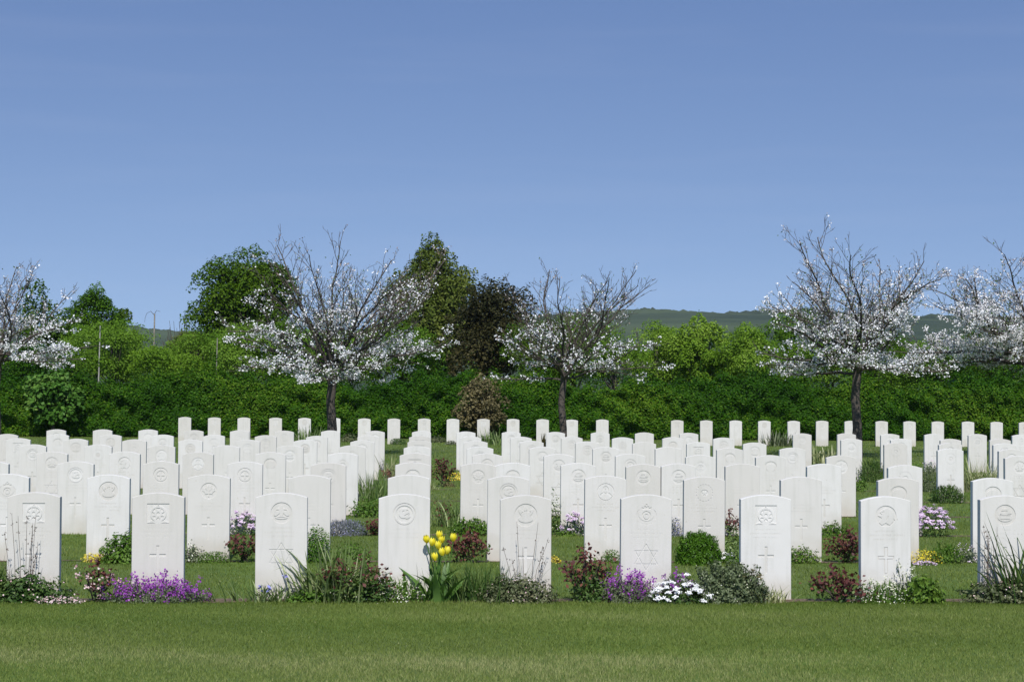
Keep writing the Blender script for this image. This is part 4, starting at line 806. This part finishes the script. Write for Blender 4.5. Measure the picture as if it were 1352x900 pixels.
mound('lavender', 'upright grey-green lavender left of the detached tall headstone', 'lavender', 1214, 1240, 611, b(R5), 'greygreen', 900, .026, None, d=.3, rag=.1, spike=.12)
mound('pink_flowers', 'few pink flowers behind the upright lavender', 'pink flowers', 1216, 1240, 607, b(R7), 'darkgreen', 150, .03, 'mauve', 90, .022, d=.2, ptop=.5)
tuft('striped_plant', 'wide clump of cream-striped grass right of the detached tall headstone', 'ornamental grass', 1266, 1324, 604, b(R5), 'varieg', 420, .016, d=.4, lean=(.1, .8), droop=(0, .4), core=1.2)
mound('rosemary_bush', 'blue-green bushy plant between right-hand headstones', 'shrub', 1134, 1170, 604, b(R6), 'darkgreen', 1300, .030, None, d=.3, rag=.2, spike=.12)
tuft('striped_plant', 'pale striped grass behind the fifth row, near the fullest blossom tree', 'ornamental grass', 1068, 1108, 586, 41.0, 'varieg', 150, .030, d=.4, lean=(.1, .6), core=1.1)
mound('leafy_plant', 'green plants right of the twelfth fourth row headstone', 'plant', 1126, 1146, 626, b(R5), 'midgreen', 300, .035, None, d=.2)
mound('bright_leafy_plant', 'yellow-green plants left of the upright lavender', 'plant', 1196, 1222, 610, 37.5, 'brightgreen', 400, .035, None, d=.3, rag=.25)
# --- far beds near the hedge
tuft('spiky_plant', 'dark spiky grass clump at the hedge, right of the copper shrub', 'plant', 636, 664, 564, b(R8, .3), 'blade', 110, .03, d=.4, lean=(.1, .7), core=.8)
tuft('spiky_plant', 'pale spiky plant between two last row headstones, right part', 'plant', 1012, 1046, 568, b(R8, .3), 'greygreen', 150, .035, d=.4, lean=(.1, .8), core=.8)
tuft('spiky_plant', 'spiky plant at the hedge left of the large blossom tree trunk', 'plant', 396, 424, 560, b(R8, .4), 'blade', 120, .03, d=.4, lean=(.1, .8), core=.8)
mound('low_bush', 'dark low bush at the foot of the hedge, right of the large blossom tree', 'shrub', 450, 476, 572, 57.5, 'mat', 500, .06, None, d=.5, rag=.2)
mound('low_bush', 'smooth dark mound before the last row, left of the headstone column', 'shrub', 515, 537, 578, b(R8, .5), 'darkgreen', 900, .04, None, d=.5, rag=.02)
mound('low_bush', 'brownish low bush at the hedge foot beyond the grass gap', 'shrub', 566, 592, 576, 57.5, 'mat', 500, .06, None, d=.5, rag=.2)
mound('low_bush', 'low dark plants at the hedge foot, left part of the copper shrub', 'shrub', 588, 604, 581, b(R8, .6), 'mat', 200, .05, 'whitep', 10, .03, d=.3)
tuft('small_iris', 'few upright leaves before the eighth row, left of the sparsest blossom tree', 'plant', 712, 724, 572, b(R8, 3), 'bronze', 26, .03, d=.2, lean=(0, .3))

# ------------------------------------------------------------------ sky, sun, view
SUN_EL, SUN_AZ = math.radians(50), math.radians(0.3)      # sun behind the photographer, a touch to the left
sd = bpy.data.lights.new('sun', 'SUN'); sun = bpy.data.objects.new('sun', sd); col.objects.link(sun)
sd.energy = 4.0; sd.angle = math.radians(.53); sd.color = (1., .965, .91)
dirv = Vector((math.sin(SUN_AZ)*math.cos(SUN_EL), math.cos(SUN_AZ)*math.cos(SUN_EL), -math.sin(SUN_EL)))
sun.rotation_euler = dirv.to_track_quat('-Z', 'Y').to_euler(); sun.location = (0, -20, 30)
w = bpy.data.worlds.new('World'); sc.world = w; w.use_nodes = True; nt = w.node_tree; nt.nodes.clear(); L = nt.links
sky = N(nt, 'ShaderNodeTexSky', sky_type='NISHITA'); sky.sun_disc = False; sky.sun_elevation = SUN_EL
sky.sun_rotation = math.atan2(-dirv.x, -dirv.y); sky.altitude = 1200; sky.air_density = 1.0; sky.dust_density = .2; sky.ozone_density = 4.0
tc = N(nt, 'ShaderNodeTexCoord'); mp = N(nt, 'ShaderNodeMapping'); L.new(tc.outputs['Generated'], mp.inputs[0])
mp.inputs['Scale'].default_value = (1, 1, 1.55); mp.inputs['Location'].default_value = (0, 0, .20); L.new(mp.outputs[0], sky.inputs[0])
cn = N(nt, 'ShaderNodeMapping'); L.new(tc.outputs['Generated'], cn.inputs[0]); cn.inputs['Scale'].default_value = (3, 3, 38)
cl = N(nt, 'ShaderNodeTexNoise'); cl.inputs['Scale'].default_value = 1.6; cl.inputs['Detail'].default_value = 5; L.new(cn.outputs[0], cl.inputs['Vector'])
cm = N(nt, 'ShaderNodeMapRange'); L.new(cl.outputs[0], cm.inputs[0]); cm.inputs[1].default_value = .5; cm.inputs[2].default_value = .8; cm.inputs[4].default_value = .03
hs = N(nt, 'ShaderNodeHueSaturation'); hs.inputs['Saturation'].default_value = .93; L.new(sky.outputs[0], hs.inputs['Color']); sz = N(nt, 'ShaderNodeSeparateXYZ'); L.new(tc.outputs['Generated'], sz.inputs[0])
zr = N(nt, 'ShaderNodeMapRange'); L.new(sz.outputs[2], zr.inputs[0]); zr.inputs[1].default_value = .0; zr.inputs[2].default_value = .24
tintc = mixc(nt, 1.0, hs.outputs[0], mixc(nt, zr.outputs[0], (1.0, .915, .80), (.90, .94, 1.02)), 'MULTIPLY')
mc = mixc(nt, cm.outputs[0], tintc, (5.2, 5.0, 5.4))
bg = N(nt, 'ShaderNodeBackground'); bg.inputs['Strength'].default_value = .15; L.new(mc, bg.inputs[0])
wo = N(nt, 'ShaderNodeOutputWorld'); L.new(bg.outputs[0], wo.inputs[0])
sc.view_settings.view_transform = 'Standard'; sc.view_settings.look = 'None'; sc.view_settings.exposure = .3; sc.view_settings.gamma = 1; sc.view_settings.use_curve_mapping = False
sc.cycles.max_bounces = 6; sc.cycles.transparent_max_bounces = 8
